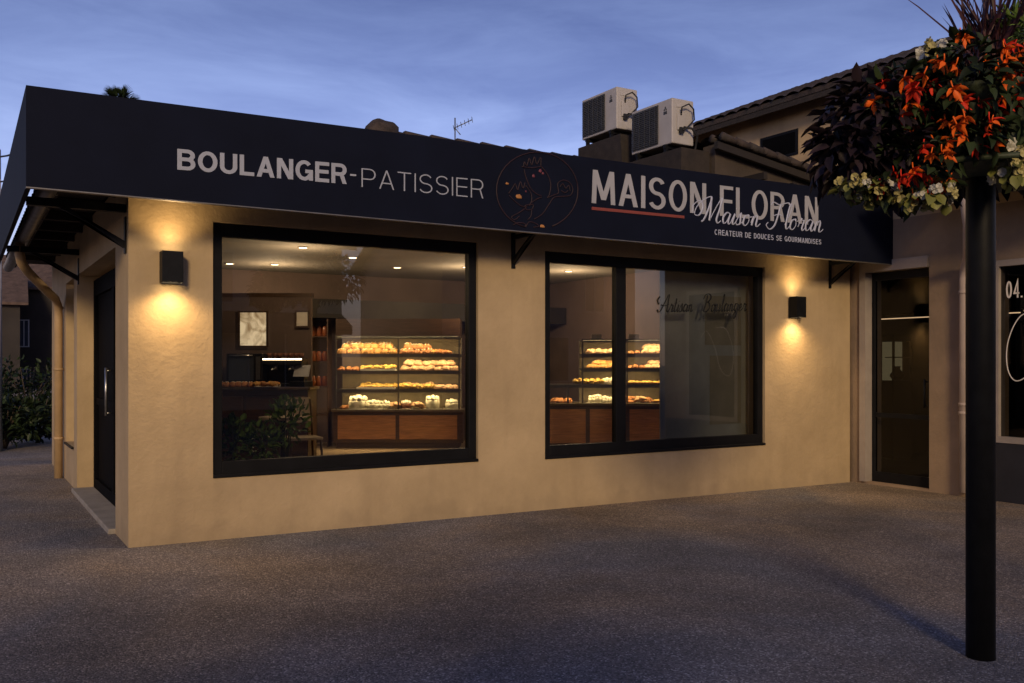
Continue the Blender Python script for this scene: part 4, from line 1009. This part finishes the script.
row(caseB, 'tart', 0.47, 0.62, B_[0], 2, 'tart at the right end of the bottom shelf of '+LB, 'tarts bottom shelf right window')
def price_card(case, lx, lz, mat, label, w_=.075, h_=.035):
    t = MB(); t.box(-w_, -.006, 0, w_, .006, h_*2, bev=.003); t.box(-.02, .0065, -.0, .02, .05, .012)
    o = t.build('price_card', mat); c, s = math.cos(VIEW), math.sin(VIEW); b = case.location
    ly = .07; o.location = (b.x+lx*c-ly*s, b.y+lx*s+ly*c, b.z+lz); o.rotation_euler.z = VIEW; tag(o, label, 'price card')
price_card(caseA, .70, 1.96-FL, M['gold'], 'small gilt name card on the header above the left display case', .09, .03)
price_card(caseB, -.42, 1.862-FL, M['card'], 'small pale card standing left on top of the right window case', .08, .035)
price_card(caseB, .14, 1.862-FL, M['card'], 'small pale card standing right on top of the right window case', .08, .035)

# ------------------------------------------------------------------ coffee counter, machines, pictures at the left
pC = at(263, 363, 12.6); pC.z = FL
t = empty('coffee_counter', pC, VIEW, 'dark wooden coffee counter along the left of the bakery', 'counter')
mb = MB(); mb.box(-.72, 0, 0, .62, .55, 1.13-FL); mb.build('base', M['woodd'], t)
mb = MB()
for k in range(3): mb.box(-.68+k*.44, -.016, .1, -.68+k*.44+.40, -.001, .88, bev=.006)
mb.build('front_panel', M['woodd'], t)
mb = MB(); mb.box(-.76, -.05, 1.13-FL, .66, .58, 1.17-FL, bev=.008); mb.build('countertop', M['top'], t)
def on_counter(lx, ly, z): c, s = math.cos(VIEW), math.sin(VIEW); return (pC.x+lx*c-ly*s, pC.y+lx*s+ly*c, z)
t = empty('oven', on_counter(-.28, .28, 1.17), VIEW, 'black glass-fronted oven at the left end of the coffee counter', 'oven')
mb = MB(); mb.box(-.25, -.2, .02, .25, .22, .46, bev=.01)
for x in (-.2, .2): mb.box(x-.02, -.15, 0, x+.02, .15, .02)
mb.build('body', M['blackm'], t); mb = MB(); mb.box(-.21, -.213, .09, .13, -.2005, .42); mb.build('door', M['hpane'], t)
mb = MB(); mb.tube([(-.2, -.235, .435), (.12, -.235, .435)], .01); mb.build('handle', M['steel'], t); mb = MB(); mb.box(.16, -.208, .1, .22, -.2005, .42); mb.build('control_panel', M['steel'], t)
t = empty('coffee_machine', on_counter(.24, .28, 1.17), VIEW, 'black coffee machine with a glowing top rail on the counter', 'coffee machine')
mb = MB(); mb.box(-.26, -.18, .0, .26, .22, .05, bev=.01); mb.box(-.26, .0, .05, .26, .22, .30, bev=.01); mb.box(-.27, -.18, .30, .27, .22, .40, bev=.012); mb.build('body', M['blackm'], t)
mb = MB(); mb.box(-.27, -.192, .372, .27, -.181, .392); mb.build('top_rail', M['glow'], t)  # bright line along the machine put in as a glowing strip
for x in (-.12, .12):
    mb = MB(); mb.tube([(x, -.1, .30), (x, -.1, .24)], .035, 12); mb.tube([(x, -.1, .25), (x, -.28, .24)], .012, 8); mb.build('group_handle', M['steel'], t)
for k in range(6): tag(bpy.data.objects.new('bread_roll', KIND['rollb'][k % 2]), 'brown roll in a row at the left end of the coffee counter', 'bread roll', 'rolls on the coffee counter'); o = bpy.data.objects[-1] if 0 else None
for o in [o for o in bpy.data.objects if o.get('group') == 'rolls on the coffee counter']: COL.objects.link(o)
for k, o in enumerate([o for o in bpy.data.objects if o.get('group') == 'rolls on the coffee counter']): o.location = on_counter(-.58+k*.082, .0, 1.171); o.rotation_euler.z = k*.7
for k in range(5):
    o = bpy.data.objects.new('cup', None) if 0 else None
mb = MB(); mb.lathe([(.028, 0), (.04, .07), (.037, .07), (.025, .006)], 16); cup_me = mb.mesh('cup_mesh', M['choc'])
for k in range(7):
    o = bpy.data.objects.new('cup', cup_me); COL.objects.link(o); o.location = on_counter(.02+k*.075, .25+.03*(k % 2), 1.571); tag(o, 'brown paper cup standing on top of the coffee machine', 'cup', 'cups on the coffee machine')
def framed(px, py, D, w_, h_, mat, label, name='framed_picture'):
    p = at(px, py, D); t = empty(name, p, VIEW, label, 'picture')
    mb = MB(); f = .025; mb.box(-w_-f, -.0, -h_-f, -w_, .03, h_+f); mb.box(w_, 0, -h_-f, w_+f, .03, h_+f); mb.box(-w_, 0, h_, w_, .03, h_+f); mb.box(-w_, 0, -h_-f, w_, .03, -h_); mb.build('frame', M['woodd'], t)
    mb = MB(); mb.box(-w_, .012, -h_, w_, .028, h_); mb.build('print', mat, t)
mb = MB(); c = at(262, 363, 13.35); c.z = FL
t = empty('partition', c, VIEW, 'plum painted partition behind the coffee counter', 'partition')
mb.box(-.86, 0, 0, .72, .08, 2.3); mb.build('panel', M['inwall'], t); mb = MB(); mb.box(-.88, -.01, 2.3, .74, .09, 2.36); mb.build('cap', M['woodd'], t)
framed(253, 329, 13.28, .19, .24, M['art'], 'glowing parchment print hung above the coffee counter')
framed(302, 319, 13.28, .08, .10, M['card'], 'small pale framed print right of the parchment print')

# a till and a tray of pastries that crowd the counter
t = empty('till', on_counter(.50, .10, 1.171), VIEW-.3, 'small dark till with a pale screen at the right end of the coffee counter', 'till')
mb = MB(); mb.box(-.12, -.12, 0, .12, .12, .08, bev=.008); mb.prism([(-.03, .02, .081), (.03, .02, .081), (.03, .06, .20), (-.03, .06, .20)], (0, .02, 0)); mb.build('body', M['blackm'], t)
mb = MB(); mb.prism([(-.12, -.01, .14), (.12, -.01, .14), (.12, .05, .30), (-.12, .05, .30)], (0, .012, 0)); mb.build('screen', M['hframe'], t)
ob = MB(); ob.box(-.16, -.11, 0, .16, .11, .014, bev=.004); ob.box(-.16, -.11, .014, -.15, .11, .035); ob.box(.15, -.11, .014, .16, .11, .035); o = ob.build('tray', M['tray']); o.location = on_counter(.06, .02, 1.171); o.rotation_euler.z = VIEW; tag(o, 'small white tray in front of the coffee machine', 'tray')
for k in range(6):
    o = bpy.data.objects.new('croissant', KIND['croissant'][k % 2]); COL.objects.link(o); o.location = on_counter(-.05+.10*(k % 3), -.03+.09*(k//3), 1.187); o.rotation_euler.z = k*1.1; tag(o, 'croissant on the small white tray at the coffee machine', 'croissant', 'croissants on the counter tray')
# dark shelf rack with jars between the coffee counter and the display case
pr = at(318, 363, 14.6); pr.z = FL
t = empty('shelf_rack', pr, VIEW, 'narrow dark shelf rack between the coffee counter and the lit case', 'shelf')
mb = MB()
for sx in (-.16, .14): mb.box(sx, 0, 0, sx+.02, .3, 2.05)
mb.build('frame', M['woodd'], t)
for z in (.5, .95, 1.35, 1.75): mb = MB(); mb.box(-.139, .01, z, .139, .29, z+.02); mb.build('shelf', M['woodd'], t)
mb = MB(); mb.lathe([(.04, 0), (.045, .01), (.045, .12), (.03, .14), (.032, .16), (.0, .16)], 16); jme = mb.mesh('jar_mesh', principled('jam_jar', (.26, .075, .025), .25, var=.4, scale=7))
cj, sj = math.cos(VIEW), math.sin(VIEW)
for k in range(9):
    lx, lz = -.09+.09*(k % 3), (.97, 1.37, 1.77)[k//3]; o = bpy.data.objects.new('jar', jme); COL.objects.link(o); o.location = (pr.x+lx*cj-.1*sj, pr.y+lx*sj+.1*cj, FL+lz+.001); tag(o, 'orange jar on the narrow dark shelf rack', 'jar', 'jars on the shelf rack')

# cafe chair and table in the window
pt = at(283, 363, 10.4); pt.z = FL
t = empty('cafe_table', pt, VIEW, 'small pale cafe table with one leg behind the left window', 'table')
mb = MB(); mb.lathe([(.0, .70), (.27, .70), (.275, .715), (.27, .73), (.0, .73)], 28); mb.build('tabletop', M['seatc'], t)
mb = MB(); mb.tube([(0, 0, .02), (0, 0, .70)], .028, 12); mb.lathe([(.22, 0), (.21, .018), (.03, .03)], 24); mb.build('pedestal', M['blackm'], t)
pt = at(302, 363, 10.9); pt.z = FL
t = empty('chair', pt, VIEW+.5, 'pale cafe chair beside the small table in the left window', 'chair')
mb = MB(); mb.box(-.2, -.2, .43, .2, .2, .465, bev=.01); mb.build('seat', M['seatc'], t)
mb = MB(); mb.prism([(-.19, .19, .62), (.19, .19, .62), (.17, .24, .92), (-.17, .24, .92)], (0, .02, 0)); mb.build('backrest', M['seatc'], t)
for sx in (-1, 1):
    for sy in (-1, 1):
        mb = MB(); mb.tube([(sx*.2, sy*.2, 0), (sx*.175, sy*.175, .43)] + ([(sx*.175, .2, .62), (sx*.165, .235, .9)] if sy > 0 else []), .014, 8); mb.build('leg', M['woodd'], t)

# grey roller blind behind the right part of the right window
t = empty('roller_blind', (6.80, .34, 2.62), 0, 'grey blind closing off the right part of the right shop window', 'blind')
mb = MB(); mb.box(-.93, 0, -2.42, .50, .012, -.02)
mb.build('fabric', M['frost'], t)
mb = MB(); mb.tube([(-.95, .006, 0), (.52, .006, 0)], .03, 12); mb.build('roller', M['blackm'], t)
mb = MB(); mb.box(-.93, -.008, -2.45, .50, .02, -2.42); mb.build('bottom_bar', M['steel'], t)
for k, (x, z, w_, h_, l) in enumerate(((.32, -.60, .30, .30, 'square pale notice upper right on the grey blind'), (.36, -1.45, .26, .42, 'tall pale notice lower right on the grey blind'))):
    mb = MB(); mb.box(-w_, -.004, -h_, w_, 0, h_); o = mb.build('notice', principled('notice_%d' % k, (.36, .35, .29), .8, var=.12, scale=4)); o.location = (6.55+x, .338, 2.62+z); tag(o, l, 'notice')

# ------------------------------------------------------------------ leafy plants in a trough inside the left window
def leafcloud(mb, c, rad, n, L_, W_, r2, up=.3, pointed=1., hang=0.):
    for k in range(n):
        while 1:
            d = Vector((r2.uniform(-1, 1), r2.uniform(-1, 1), r2.uniform(-1, 1)))
            if .15 < d.length < 1: break
        q = Vector((c[0]+d.x*rad[0], c[1]+d.y*rad[1], c[2]+d.z*rad[2]))
        dr_ = (d+Vector((r2.uniform(-.6, .6), r2.uniform(-.6, .6), r2.uniform(-.3, .6)+up-hang)))
        nn = Vector((d.x*.6+r2.uniform(-.5, .5), d.y*.6+r2.uniform(-.5, .5), .7+r2.uniform(-.4, .4)))
        s_ = r2.uniform(.6, 1.25)
        mb.leaf(q, dr_, nn, L_*s_, W_*s_, r2.uniform(0, .5), pointed)
tr = empty('planter_trough', (.99, .66, FL), 0, 'long woven planter trough inside the left window', 'planter')
mb = MB(); mb.prism([(-.36, -.14, 0), (.36, -.14, 0), (.39, -.17, .36), (-.39, -.17, .36)], (0, .31, 0)); mb.box(-.41, -.19, .36, .41, .16, .40, bev=.01); mb.build('box', M['trough'], tr)
mb = MB(); mb.box(-.36, -.15, .401, .36, .12, .412); mb.build('soil', M['soil'], tr)
for k, (x, h_, l) in enumerate(((-.26, .34, 'low leafy plant at the left end of the window trough'), (.02, .44, 'bushy leafy plant in the middle of the window trough'), (.28, .36, 'leafy plant at the right end of the window trough'))):
    t = empty('leafy_plant', (.99+x, .64, FL+.412), 0, l, 'plant', 'plants in the window trough'); r2 = random.Random(20+k)
    mb = MB()
    for j in range(7): a = r2.uniform(0, 6.3); mb.tube([(0, 0, 0), (.05*math.cos(a), .05*math.sin(a), h_*.5), (.15*math.cos(a), .1*math.sin(a), h_*.9)], .006, 5)
    mb.build('stem', M['stem'], t); mb = MB(); leafcloud(mb, (0, 0, h_*.5), (.17, .14, h_*.5), 200, .07, .042, r2); mb.build('foliage', M['leafg'], t, fixn=False)
pt = at(287, 363, 9.7); pt.z = FL
t = empty('potted_plant', pt, 0, 'tall dark potted plant right of the trough in the left window', 'plant'); r2 = random.Random(31)
mb = MB(); mb.lathe([(.11, 0), (.15, .28), (.16, .30), (.13, .29)], 20); mb.build('pot', M['trough'], t)
mb = MB(); 
for j in range(6): a = r2.uniform(0, 6.3); mb.tube([(0, 0, .28), (.05*math.cos(a), .05*math.sin(a), .6), (.2*math.cos(a), .2*math.sin(a), .95)], .007, 5)
mb.build('stem', M['stem'], t); mb = MB(); leafcloud(mb, (0, 0, .72), (.22, .2, .24), 170, .085, .045, r2); mb.build('foliage', M['leafg'], t, fixn=False)

# ------------------------------------------------------------------ flower post
FX, FY = 3.35, -5.16; G0 = gz(FX)
post = empty('flower_post', (FX, FY, G0), VIEW, 'tall black post carrying a big round flower basket', 'post')
mb = MB(); mb.lathe([(.0705, -.02), (.0705, 2.46), (.0705, 2.50)], 32); mb.build('pole', M['blackm'], post)
mb = MB(); mb.lathe([(.085, 2.49), (.125, 2.512), (.125, 2.545), (.09, 2.55)], 32); mb.build('cap', M['blackm'], post)
mb = MB(); mb.lathe([(.10, 2.552), (.30, 2.56), (.42, 2.68), (.44, 2.84), (.46, 2.86), (.42, 2.86), (.40, 2.80), (.0, 2.80)], 32); mb.build('basket', M['bowl'], post)
mb = MB(); mb.lathe([(.0, 2.801), (.40, 2.801), (.41, 2.83), (.2, 2.90), (.0, 2.93)], 28, wob=lambda w_, z: 1+.03*math.sin(5*w_)); mb.build('soil', M['soil'], post)
mb = MB(); mb.lathe([(.47, 2.475), (.50, 2.475), (.50, 2.50), (.47, 2.50)], 40)
for k in range(4): a = math.pi*k/2+.4; mb.tube([(.485*math.cos(a), .485*math.sin(a), 2.49), (.40*math.cos(a), .40*math.sin(a), 2.64)], .008, 6)
mb.build('hoop', M['bowl'], post)
def fl_local(px, py, ly):
    D = 4.73+ly; return Vector(((px-512)/915*D-2.424, ly, 1.5+(363-py)/915*D-G0))
cv, sv = math.cos(VIEW), math.sin(VIEW)
def plant(name, px, py, ly, label, cat):
    q = fl_local(px, py, ly); return empty(name, (FX+q.x*cv-q.y*sv, FY+q.x*sv+q.y*cv, G0+q.z), VIEW, label, cat)
def begonia_me(seed, m):
    b = MB(); r2 = random.Random(seed); n = r2.choice((4, 5, 5))
    ax = Vector((r2.uniform(-.3, .3), -.5+r2.uniform(-.3, .3), -.75)).normalized()
    a1 = ax.orthogonal().normalized(); a2 = ax.cross(a1)
    for k in range(n):
        w_ = 2*math.pi*k/n+r2.uniform(-.25, .25); d = (a1*math.cos(w_)+a2*math.sin(w_))*.85+ax*r2.uniform(.35, .8)
        b.leaf(Vector((0, 0, 0)), d, ax*-1, r2.uniform(.042, .06), r2.uniform(.022, .03), .12, .8)
    b.tube([(0, 0, .035), (0, .002, .015), (0, 0, 0)], .003, 5)
    return b.mesh('begonia_flower', m)
BEG = [begonia_me(s, M['petalo'] if s % 3 else M['petalr']) for s in range(9)]
def white_me(seed, m):
    b = MB(); r2 = random.Random(seed)
    for j in range(6):
        o_ = Vector((r2.uniform(-.026, .026), r2.uniform(-.02, .015), r2.uniform(-.022, .022))); ax = (Vector((0, -1, 0))+o_*20).normalized(); a1 = ax.orthogonal().normalized(); a2 = ax.cross(a1)
        for k in range(5):
            w_ = 2*math.pi*k/5+j; b.leaf(o_+ax*.012, a1*math.cos(w_)+a2*math.sin(w_)+ax*.25, ax*-1, .021, .026, .1, 1.6)
    return b.mesh('white_flower', m)
WHT = [white_me(s, M['petalw'] if s % 2 else M['petall']) for s in range(6)]
def flowers(t, meshes, n, rad, seed, s=1., front=True):
    r2 = random.Random(seed)
    for k in range(n):
        while 1:
            d = Vector((r2.uniform(-1, 1), r2.uniform(-1, .6 if front else 1), r2.uniform(-1, 1)))
            if .55 < d.length < 1.05: break
        o = bpy.data.objects.new('flower', r2.choice(meshes)); COL.objects.link(o); o.parent = t; o.location = (d.x*rad[0], d.y*rad[1], d.z*rad[2])
        o.rotation_euler = (r2.uniform(-.5, .4), r2.uniform(-.5, .5), r2.uniform(-1.1, 1.1)+math.atan2(d.x, -d.y)*.5); q = s*r2.uniform(.75, 1.25); o.scale = (q, q, q)
def leafy(t, mat, specs, L_, W_, seed, up=.0, hang=.5, pointed=1., stems=8):
    r2 = random.Random(seed); mb = MB()
    for (c, rad, n) in specs: leafcloud(mb, c, rad, n, L_, W_, r2, up, pointed, hang)
    mb.build('foliage', mat, t, fixn=False)
    b = MB(); base = Vector(fl_local(980, 105, 0)-t_local[t.name])
    for k in range(stems):
        c, rad, n = specs[k % len(specs)]; e_ = Vector(c)+Vector((r2.uniform(-.5, .5)*rad[0], r2.uniform(-.5, .5)*rad[1], r2.uniform(-.5, .5)*rad[2]))
        q = base.normalized()*min(base.length, .55); m_ = (q+e_)*.5+Vector((0, 0, .10)); b.tube([q, m_, e_], [.007, .005, .003], 5)
    b.build('stem', M['stem'], t)
t_local = {}
def P_(name, px, py, ly, label, cat): t = plant(name, px, py, ly, label, cat); t_local[t.name] = fl_local(px, py, ly); return t
# dark purple trailing plants on the left
t = P_('trailing_vine', 868, 128, -.20, 'dark purple trailing foliage spilling from the left of the flower basket', 'plant')
leafy(t, M['leafp'], [((0, 0, .02), (.24, .26, .20), 330), ((-.10, -.05, -.14), (.17, .22, .16), 200), ((.12, 0, .16), (.16, .22, .10), 100), ((.10, -.1, -.2), (.16, .2, .18), 180)], .105, .052, 41)
t = P_('trailing_vine', 985, 128, .25, 'dark purple foliage behind the orange flowers of the basket', 'plant')
leafy(t, M['leafp'], [((0, .0, .0), (.60, .40, .36), 560), ((-.30, -.2, .08), (.30, .3, .22), 160)], .105, .052, 42)
# orange begonias
for (px, py, ly, rad, nf, nl, l) in (
    (915, 165, -.42, (.20, .16, .16), 20, 150, 'orange begonia hanging lowest on the left front of the basket'),
    (905, 92, -.38, (.17, .16, .12), 11, 120, 'small orange begonia on the upper left of the basket'),
    (975, 78, -.45, (.22, .16, .20), 28, 220, 'largest orange begonia at the top centre of the basket'),
    (972, 132, -.48, (.17, .14, .10), 13, 110, 'red orange begonia in front of the post cap'),
    (1040, 90, -.42, (.22, .16, .22), 16, 220, 'orange begonia at the right edge of the basket')):
    t = P_('begonia', px, py, ly, l, 'flowering plant'); tag(t, group='orange begonias in the basket'); leafy(t, M['leafb'], [((0, .07, 0), (rad[0]*1.05, rad[1]*1.2, rad[2]*1.05), nl)], .085, .045, px, hang=.35)
    flowers(t, BEG, nf, rad, px+py, 1.05)
# cream and white trailing flowers round the rim
for (px, py, ly, rad, nf, nl, l) in (
    (868, 188, -.38, (.13, .10, .05), 8, 60, 'cream flowers with lime leaves under the dark foliage on the left'),
    (928, 196, -.46, (.13, .10, .05), 9, 60, 'cream flowers with lime leaves hanging left of the post'),
    (1014, 165, -.40, (.07, .10, .09), 9, 40, 'pale flowers hanging right of the post'),
    (936, 50, -.28, (.06, .08, .05), 6, 16, 'small white flowers at the upper left of the basket'),
    (1080, 175, -.30, (.14, .12, .06), 9, 40, 'pale flowers hanging at the far right of the basket')):
    t = P_('trailing_geranium', px, py, ly, l, 'flowering plant'); tag(t, group='pale flowers round the basket rim'); leafy(t, M['leafy'] if py > 100 else M['leafb'], [((0, .02, .01), (rad[0]*1.1, rad[1], rad[2]*1.15), nl)], .05, .045, px, hang=.5, pointed=1.5, stems=5)
    flowers(t, WHT, nf, rad, px+py, .88)
# spiky burgundy plant on top
t = P_('cordyline', 985, 42, .0, 'spiky burgundy cordyline rising from the top of the basket', 'plant'); r2 = random.Random(77)
mb = MB()
for k in range(95):
    a = r2.uniform(0, 6.3); tilt = r2.uniform(.05, .62); d = Vector((math.sin(tilt)*math.cos(a), math.sin(tilt)*math.sin(a), math.cos(tilt))); L_ = r2.uniform(.32, .62)
    wv = d.cross(Vector((math.cos(a+1.5), math.sin(a+1.5), .2))).normalized(); wd = r2.uniform(.004, .010); b0 = Vector((r2.uniform(-.07, .07), r2.uniform(-.07, .07), -.12)); out_ = Vector((math.cos(a), math.sin(a), -.4))
    pts = [b0+d*L_*q+out_*(.18*tilt*q*q*L_) for q in (0, .4, .75, 1)]
    mb.add([pts[0]-wv*wd, pts[0]+wv*wd, pts[1]-wv*wd, pts[1]+wv*wd, pts[2]-wv*wd*.7, pts[2]+wv*wd*.7, pts[3]], [(0, 1, 3, 2), (2, 3, 5, 4), (4, 5, 6)])
mb.build('blades', M['leafr'], t, fixn=False)
t = P_('fern', 1035, 30, -.05, 'fine green foliage at the top right of the basket', 'plant')
leafy(t, M['leafg'], [((0, 0, 0), (.20, .18, .10), 240)], .09, .018, 78, up=.3, hang=0)

# ------------------------------------------------------------------ left background
def bush(px, D, rx, h_, label, seed, n=900):
    p = at(px, 363, D); p.z = gz(p.x)
    t = empty('shrub', p, 0, label, 'shrub', 'shrubs beyond the left side of the bakery'); r2 = random.Random(seed)
    mb = MB()
    for k in range(9): a = r2.uniform(0, 6.3); mb.tube([(0, 0, 0), (rx*.2*math.cos(a), rx*.2*math.sin(a), h_*.4), (rx*.6*math.cos(a), rx*.6*math.sin(a), h_*.8)], [.03, .02, .008], 6)
    mb.build('stem', M['bark'], t)
    mb = MB()
    for k in range(9):
        a = r2.uniform(0, 6.3); q = r2.uniform(0, .7); z = r2.uniform(.22, .78)
        leafcloud(mb, (rx*q*math.cos(a), rx*q*math.sin(a), h_*z), (rx*.42, rx*.42, h_*.24), n//9, .13, .07, r2)
    mb.build('foliage', M['leafc'], t, fixn=False)
bush(38, 17.2, .75, 1.05, 'low round shrub nearest the bakery side wall', 5)
bush(5, 16.0, .8, .95, 'low shrub at the left edge beside the paving', 6)
bush(28, 21.5, 1.2, 1.75, 'tall loose shrub below the dark houses', 8, 1100)
bush(-22, 20.0, 1.2, 1.5, 'shrub cut off by the left edge of the view', 9)

def house(name, loc, rz_, w_, d_, h_, rh, wallm, label, wins, roofm=None, over=.4, gable_x=True, chimney=False, shutters=None, awning=None):
    t = empty(name, loc, rz_, label, 'house')
    mb = MB(); mb.box(-w_/2, 0, -.3, w_/2, d_, h_); 
    mb.prism([(-w_/2, 0, h_), (-w_/2, d_, h_), (-w_/2, d_/2, h_+rh)], (w_, 0, 0)); mb.build('wall', wallm, t)
    mb = MB(); a = over; tk = .14; s_ = rh/(d_/2)
    for sgn_ in (1, -1):
        y_e = -a if sgn_ > 0 else d_+a; ze = h_-s_*a
        mb.prism([(-w_/2-a, y_e, ze+.02), (-w_/2-a, d_/2, h_+rh+.02), (-w_/2-a, d_/2, h_+rh+.02+tk), (-w_/2-a, y_e, ze+.02+tk)], (w_+2*a, 0, 0))
    r = mb.build('roof', roofm or M['hroof'], t)
    if chimney: mb = MB(); mb.box(w_*.22, d_*.4, h_+rh*.5, w_*.22+.6, d_*.4+.5, h_+rh+.9); mb.build('chimney', wallm, r)
    for (x, z, ww, hh, m) in wins:
        mb = MB(); mb.box(x-ww/2-.06, -.04, z-.06, x-ww/2, -.002, z+hh+.06); mb.box(x+ww/2, -.04, z-.06, x+ww/2+.06, -.002, z+hh+.06); mb.box(x-ww/2, -.04, z+hh, x+ww/2, -.002, z+hh+.06); mb.box(x-ww/2, -.04, z-.06, x+ww/2, -.002, z); mb.box(x-.025, -.035, z, x+.025, -.012, z+hh)
        f_ = mb.build('window', M['hframe'], t); mb = MB(); mb.box(x-ww/2, -.011, z, x+ww/2, -.001, z+hh); mb.build('pane', M[m], f_)
        if shutters:
            for q in (-1, 1): mb = MB(); x0 = x+q*(ww/2+.07+ww*.25); mb.box(x0-ww*.24, -.05, z-.03, x0+ww*.24, -.012, z+hh+.03); mb.build('shutter', M[shutters], f_)
    if awning: mb = MB(); mb.prism([(-w_/2, -.01, awning), (-w_/2, -1.0, awning-.45), (-w_/2, -1.0, awning-.75), (-w_/2, -.01, awning-.15)], (w_, 0, 0)); mb.build('awning', M['awn'], t)
    return t
p = at(8, 363, 54); house('house', (p.x, p.y, 0), VIEW, 5.4, 8, 6.0, 2.2, M['hwall'], 'dark two-storey house nearer the bakery wall at far left', [(.95, 2.5, .5, 1.5, 'hpane'), (-1.2, 2.5, .5, 1.5, 'hpane'), (.9, -.0, .8, 1.1, 'hpane')])
p = at(-45, 363, 48); house('house', (p.x, p.y, 0), VIEW+.5, 6, 8, 4.8, 2.0, M['hwall'], 'dark house half cut off by the left edge', [(1.6, 2.2, .7, 1.3, 'hpane')])
p = at(46, 363, 60); house('house', (p.x, p.y, 0), VIEW-.2, 5, 8, 6.6, 1.8, M['hwood'], 'brown boarded house just left of the bakery side wall', [(-.6, 3.2, .8, 1.5, 'hpane')])
# steel pole with overhead cables at the far left
p = at(-3, 363, 15.5)
t = empty('utility_pole', (p.x, p.y, gz(p.x)), VIEW, 'pale steel utility pole at the left edge behind the sign', 'pole')
mb = MB(); mb.lathe([(.085, -.05), (.06, 5.1), (.05, 5.12)], 18); mb.build('mast', M['polez'], t)
mb = MB(); mb.tube([(.06, -.03, 1.6), (.07, -.04, 4.6)], .02, 8); mb.build('conduit', M['hframe'], t)
mb = MB(); mb.box(-.07, -.16, 4.1, .07, -.062, 4.4, bev=.01); mb.build('junction_box', M['polez'], t)
for k, (py0, py1, l) in enumerate(((131, 137, 'upper overhead cable meeting the left end of the sign'), (153, 158, 'lower overhead cable meeting the left end of the sign'))):
    a = at(-60, py0-16, 13.8); b = Vector((-.62, 4.2, 3.95-k*.30)); mb = MB()
    mb.tube([a.lerp(b, q/12)-Vector((0, 0, .25*4*(q/12)*(1-q/12))) for q in range(13)], .011, 6); o = mb.build('overhead_cable', M['cable']); tag(o, l, 'cable', 'overhead cables at the left')
# palm whose top shows over the sign
p = at(120, 107, 25)
t = empty('palm_tree', (p.x, p.y, 0), 0, 'palm tree with only its tip showing above the sign', 'tree'); r2 = random.Random(3)
mb = MB(); mb.tube([(0, 0, -.1), (.05, 0, 2), (.0, .05, 5), (0, 0, p.z)], [.22, .17, .15, .16], 10); mb.build('trunk', M['bark'], t)
mb = MB()
for k in range(46):
    a = r2.uniform(0, 6.3); el = r2.uniform(-.3, 1.4); d = Vector((math.cos(a)*math.cos(el), math.sin(a)*math.cos(el), math.sin(el))); L_ = r2.uniform(.38, .6)
    b0 = Vector((0, 0, p.z+.08)); mb.tube([b0, b0+d*L_*.5], .008, 5)
    for j in range(11): q = -1+2*j/10; dd = (d+d.orthogonal().normalized()*q*.8).normalized(); mb.leaf(b0+d*L_*.45, dd, Vector((0, 0, 1)), L_*.55, .03, .15)
mb.build('crown', M['leafc'], t, fixn=False)

# unseen clipped leaf screen added behind the camera to shade the near paving
hx0, hx1 = -9.0, -1.3; hy = -10.6; hh = 3.1
t = empty('shade_hedge', ((hx0+hx1)/2, hy, gz(-5)), 0, 'tall clipped leaf screen, added unseen behind the camera to shade the paving', 'shade_hedge'); r2 = random.Random(12)
mb = MB()
for k in range(12): x = hx0+(k+.5)*(hx1-hx0)/12-(hx0+hx1)/2; mb.tube([(x, 0, -.1), (x+.05, .05, 1.2), (x, -.04, hh-.4)], [.05, .04, .015], 6)
mb.build('stem', M['bark'], t)
mb = MB(); W_ = (hx1-hx0)/2
for k in range(5200):
    q = Vector((r2.uniform(-W_, W_), r2.uniform(-.42, .42), r2.uniform(.12, hh))); mb.leaf(q, Vector((r2.uniform(-1, 1), r2.uniform(-1, 1), r2.uniform(-.3, 1))), Vector((r2.uniform(-1, 1), r2.uniform(-1, 1), .6)), r2.uniform(.16, .26), r2.uniform(.10, .16), .2)
mb.build('foliage', M['leafc'], t, fixn=False)
# ------------------------------------------------------------------ houses across the street (they show in the panes and shade the paving)
house('house', (-4.2, -21.5, 0), math.pi, 9.6, 8, 5.4, 2.1, M['hwall2'], 'pink rendered house with teal shutters across the street', [(-3.4, 3.55, 1.0, 1.5, 'hpane'), (-.6, 3.55, 1.0, 1.5, 'hpane'), (2.4, 3.55, 1.0, 1.5, 'hpane'), (-2.6, .6, 2.2, 1.9, 'hpane'), (1.6, .6, 2.2, 1.9, 'hpane')], shutters='teal', awning=3.25)
house('house', (6.0, -22.2, 0), math.pi, 8.4, 8, 5.6, 2.2, M['hwall3'], 'cream rendered house with plain windows across the street', [(-2.8, 3.5, .9, 1.6, 'hpane'), (0, 3.5, .9, 1.6, 'hpane'), (2.8, 3.5, .9, 1.6, 'hpane'), (-2.2, .7, 2.4, 1.8, 'hpane'), (2.0, .7, 1.8, 1.8, 'hpane')], awning=3.2, chimney=True)
house('house', (-15.5, -22.0, 0), math.pi, 9.5, 8, 6.0, 2.2, M['hwall3'], 'wide cream house across the street, beyond the pink one', [(-2.8, 3.6, .9, 1.5, 'hpane'), (.4, 3.6, .9, 1.5, 'hpane'), (-1.5, .8, 1.6, 1.6, 'hpane')], shutters='teal')
house('house', (18.5, -22.0, 0), math.pi, 9.0, 8, 5.6, 2.1, M['hwall2'], 'pink house across the street, beyond the cream one', [(-2.4, 3.6, .9, 1.5, 'hpane'), (2.2, 3.6, .9, 1.5, 'hpane'), (0, .8, 2.2, 1.7, 'hpane')])
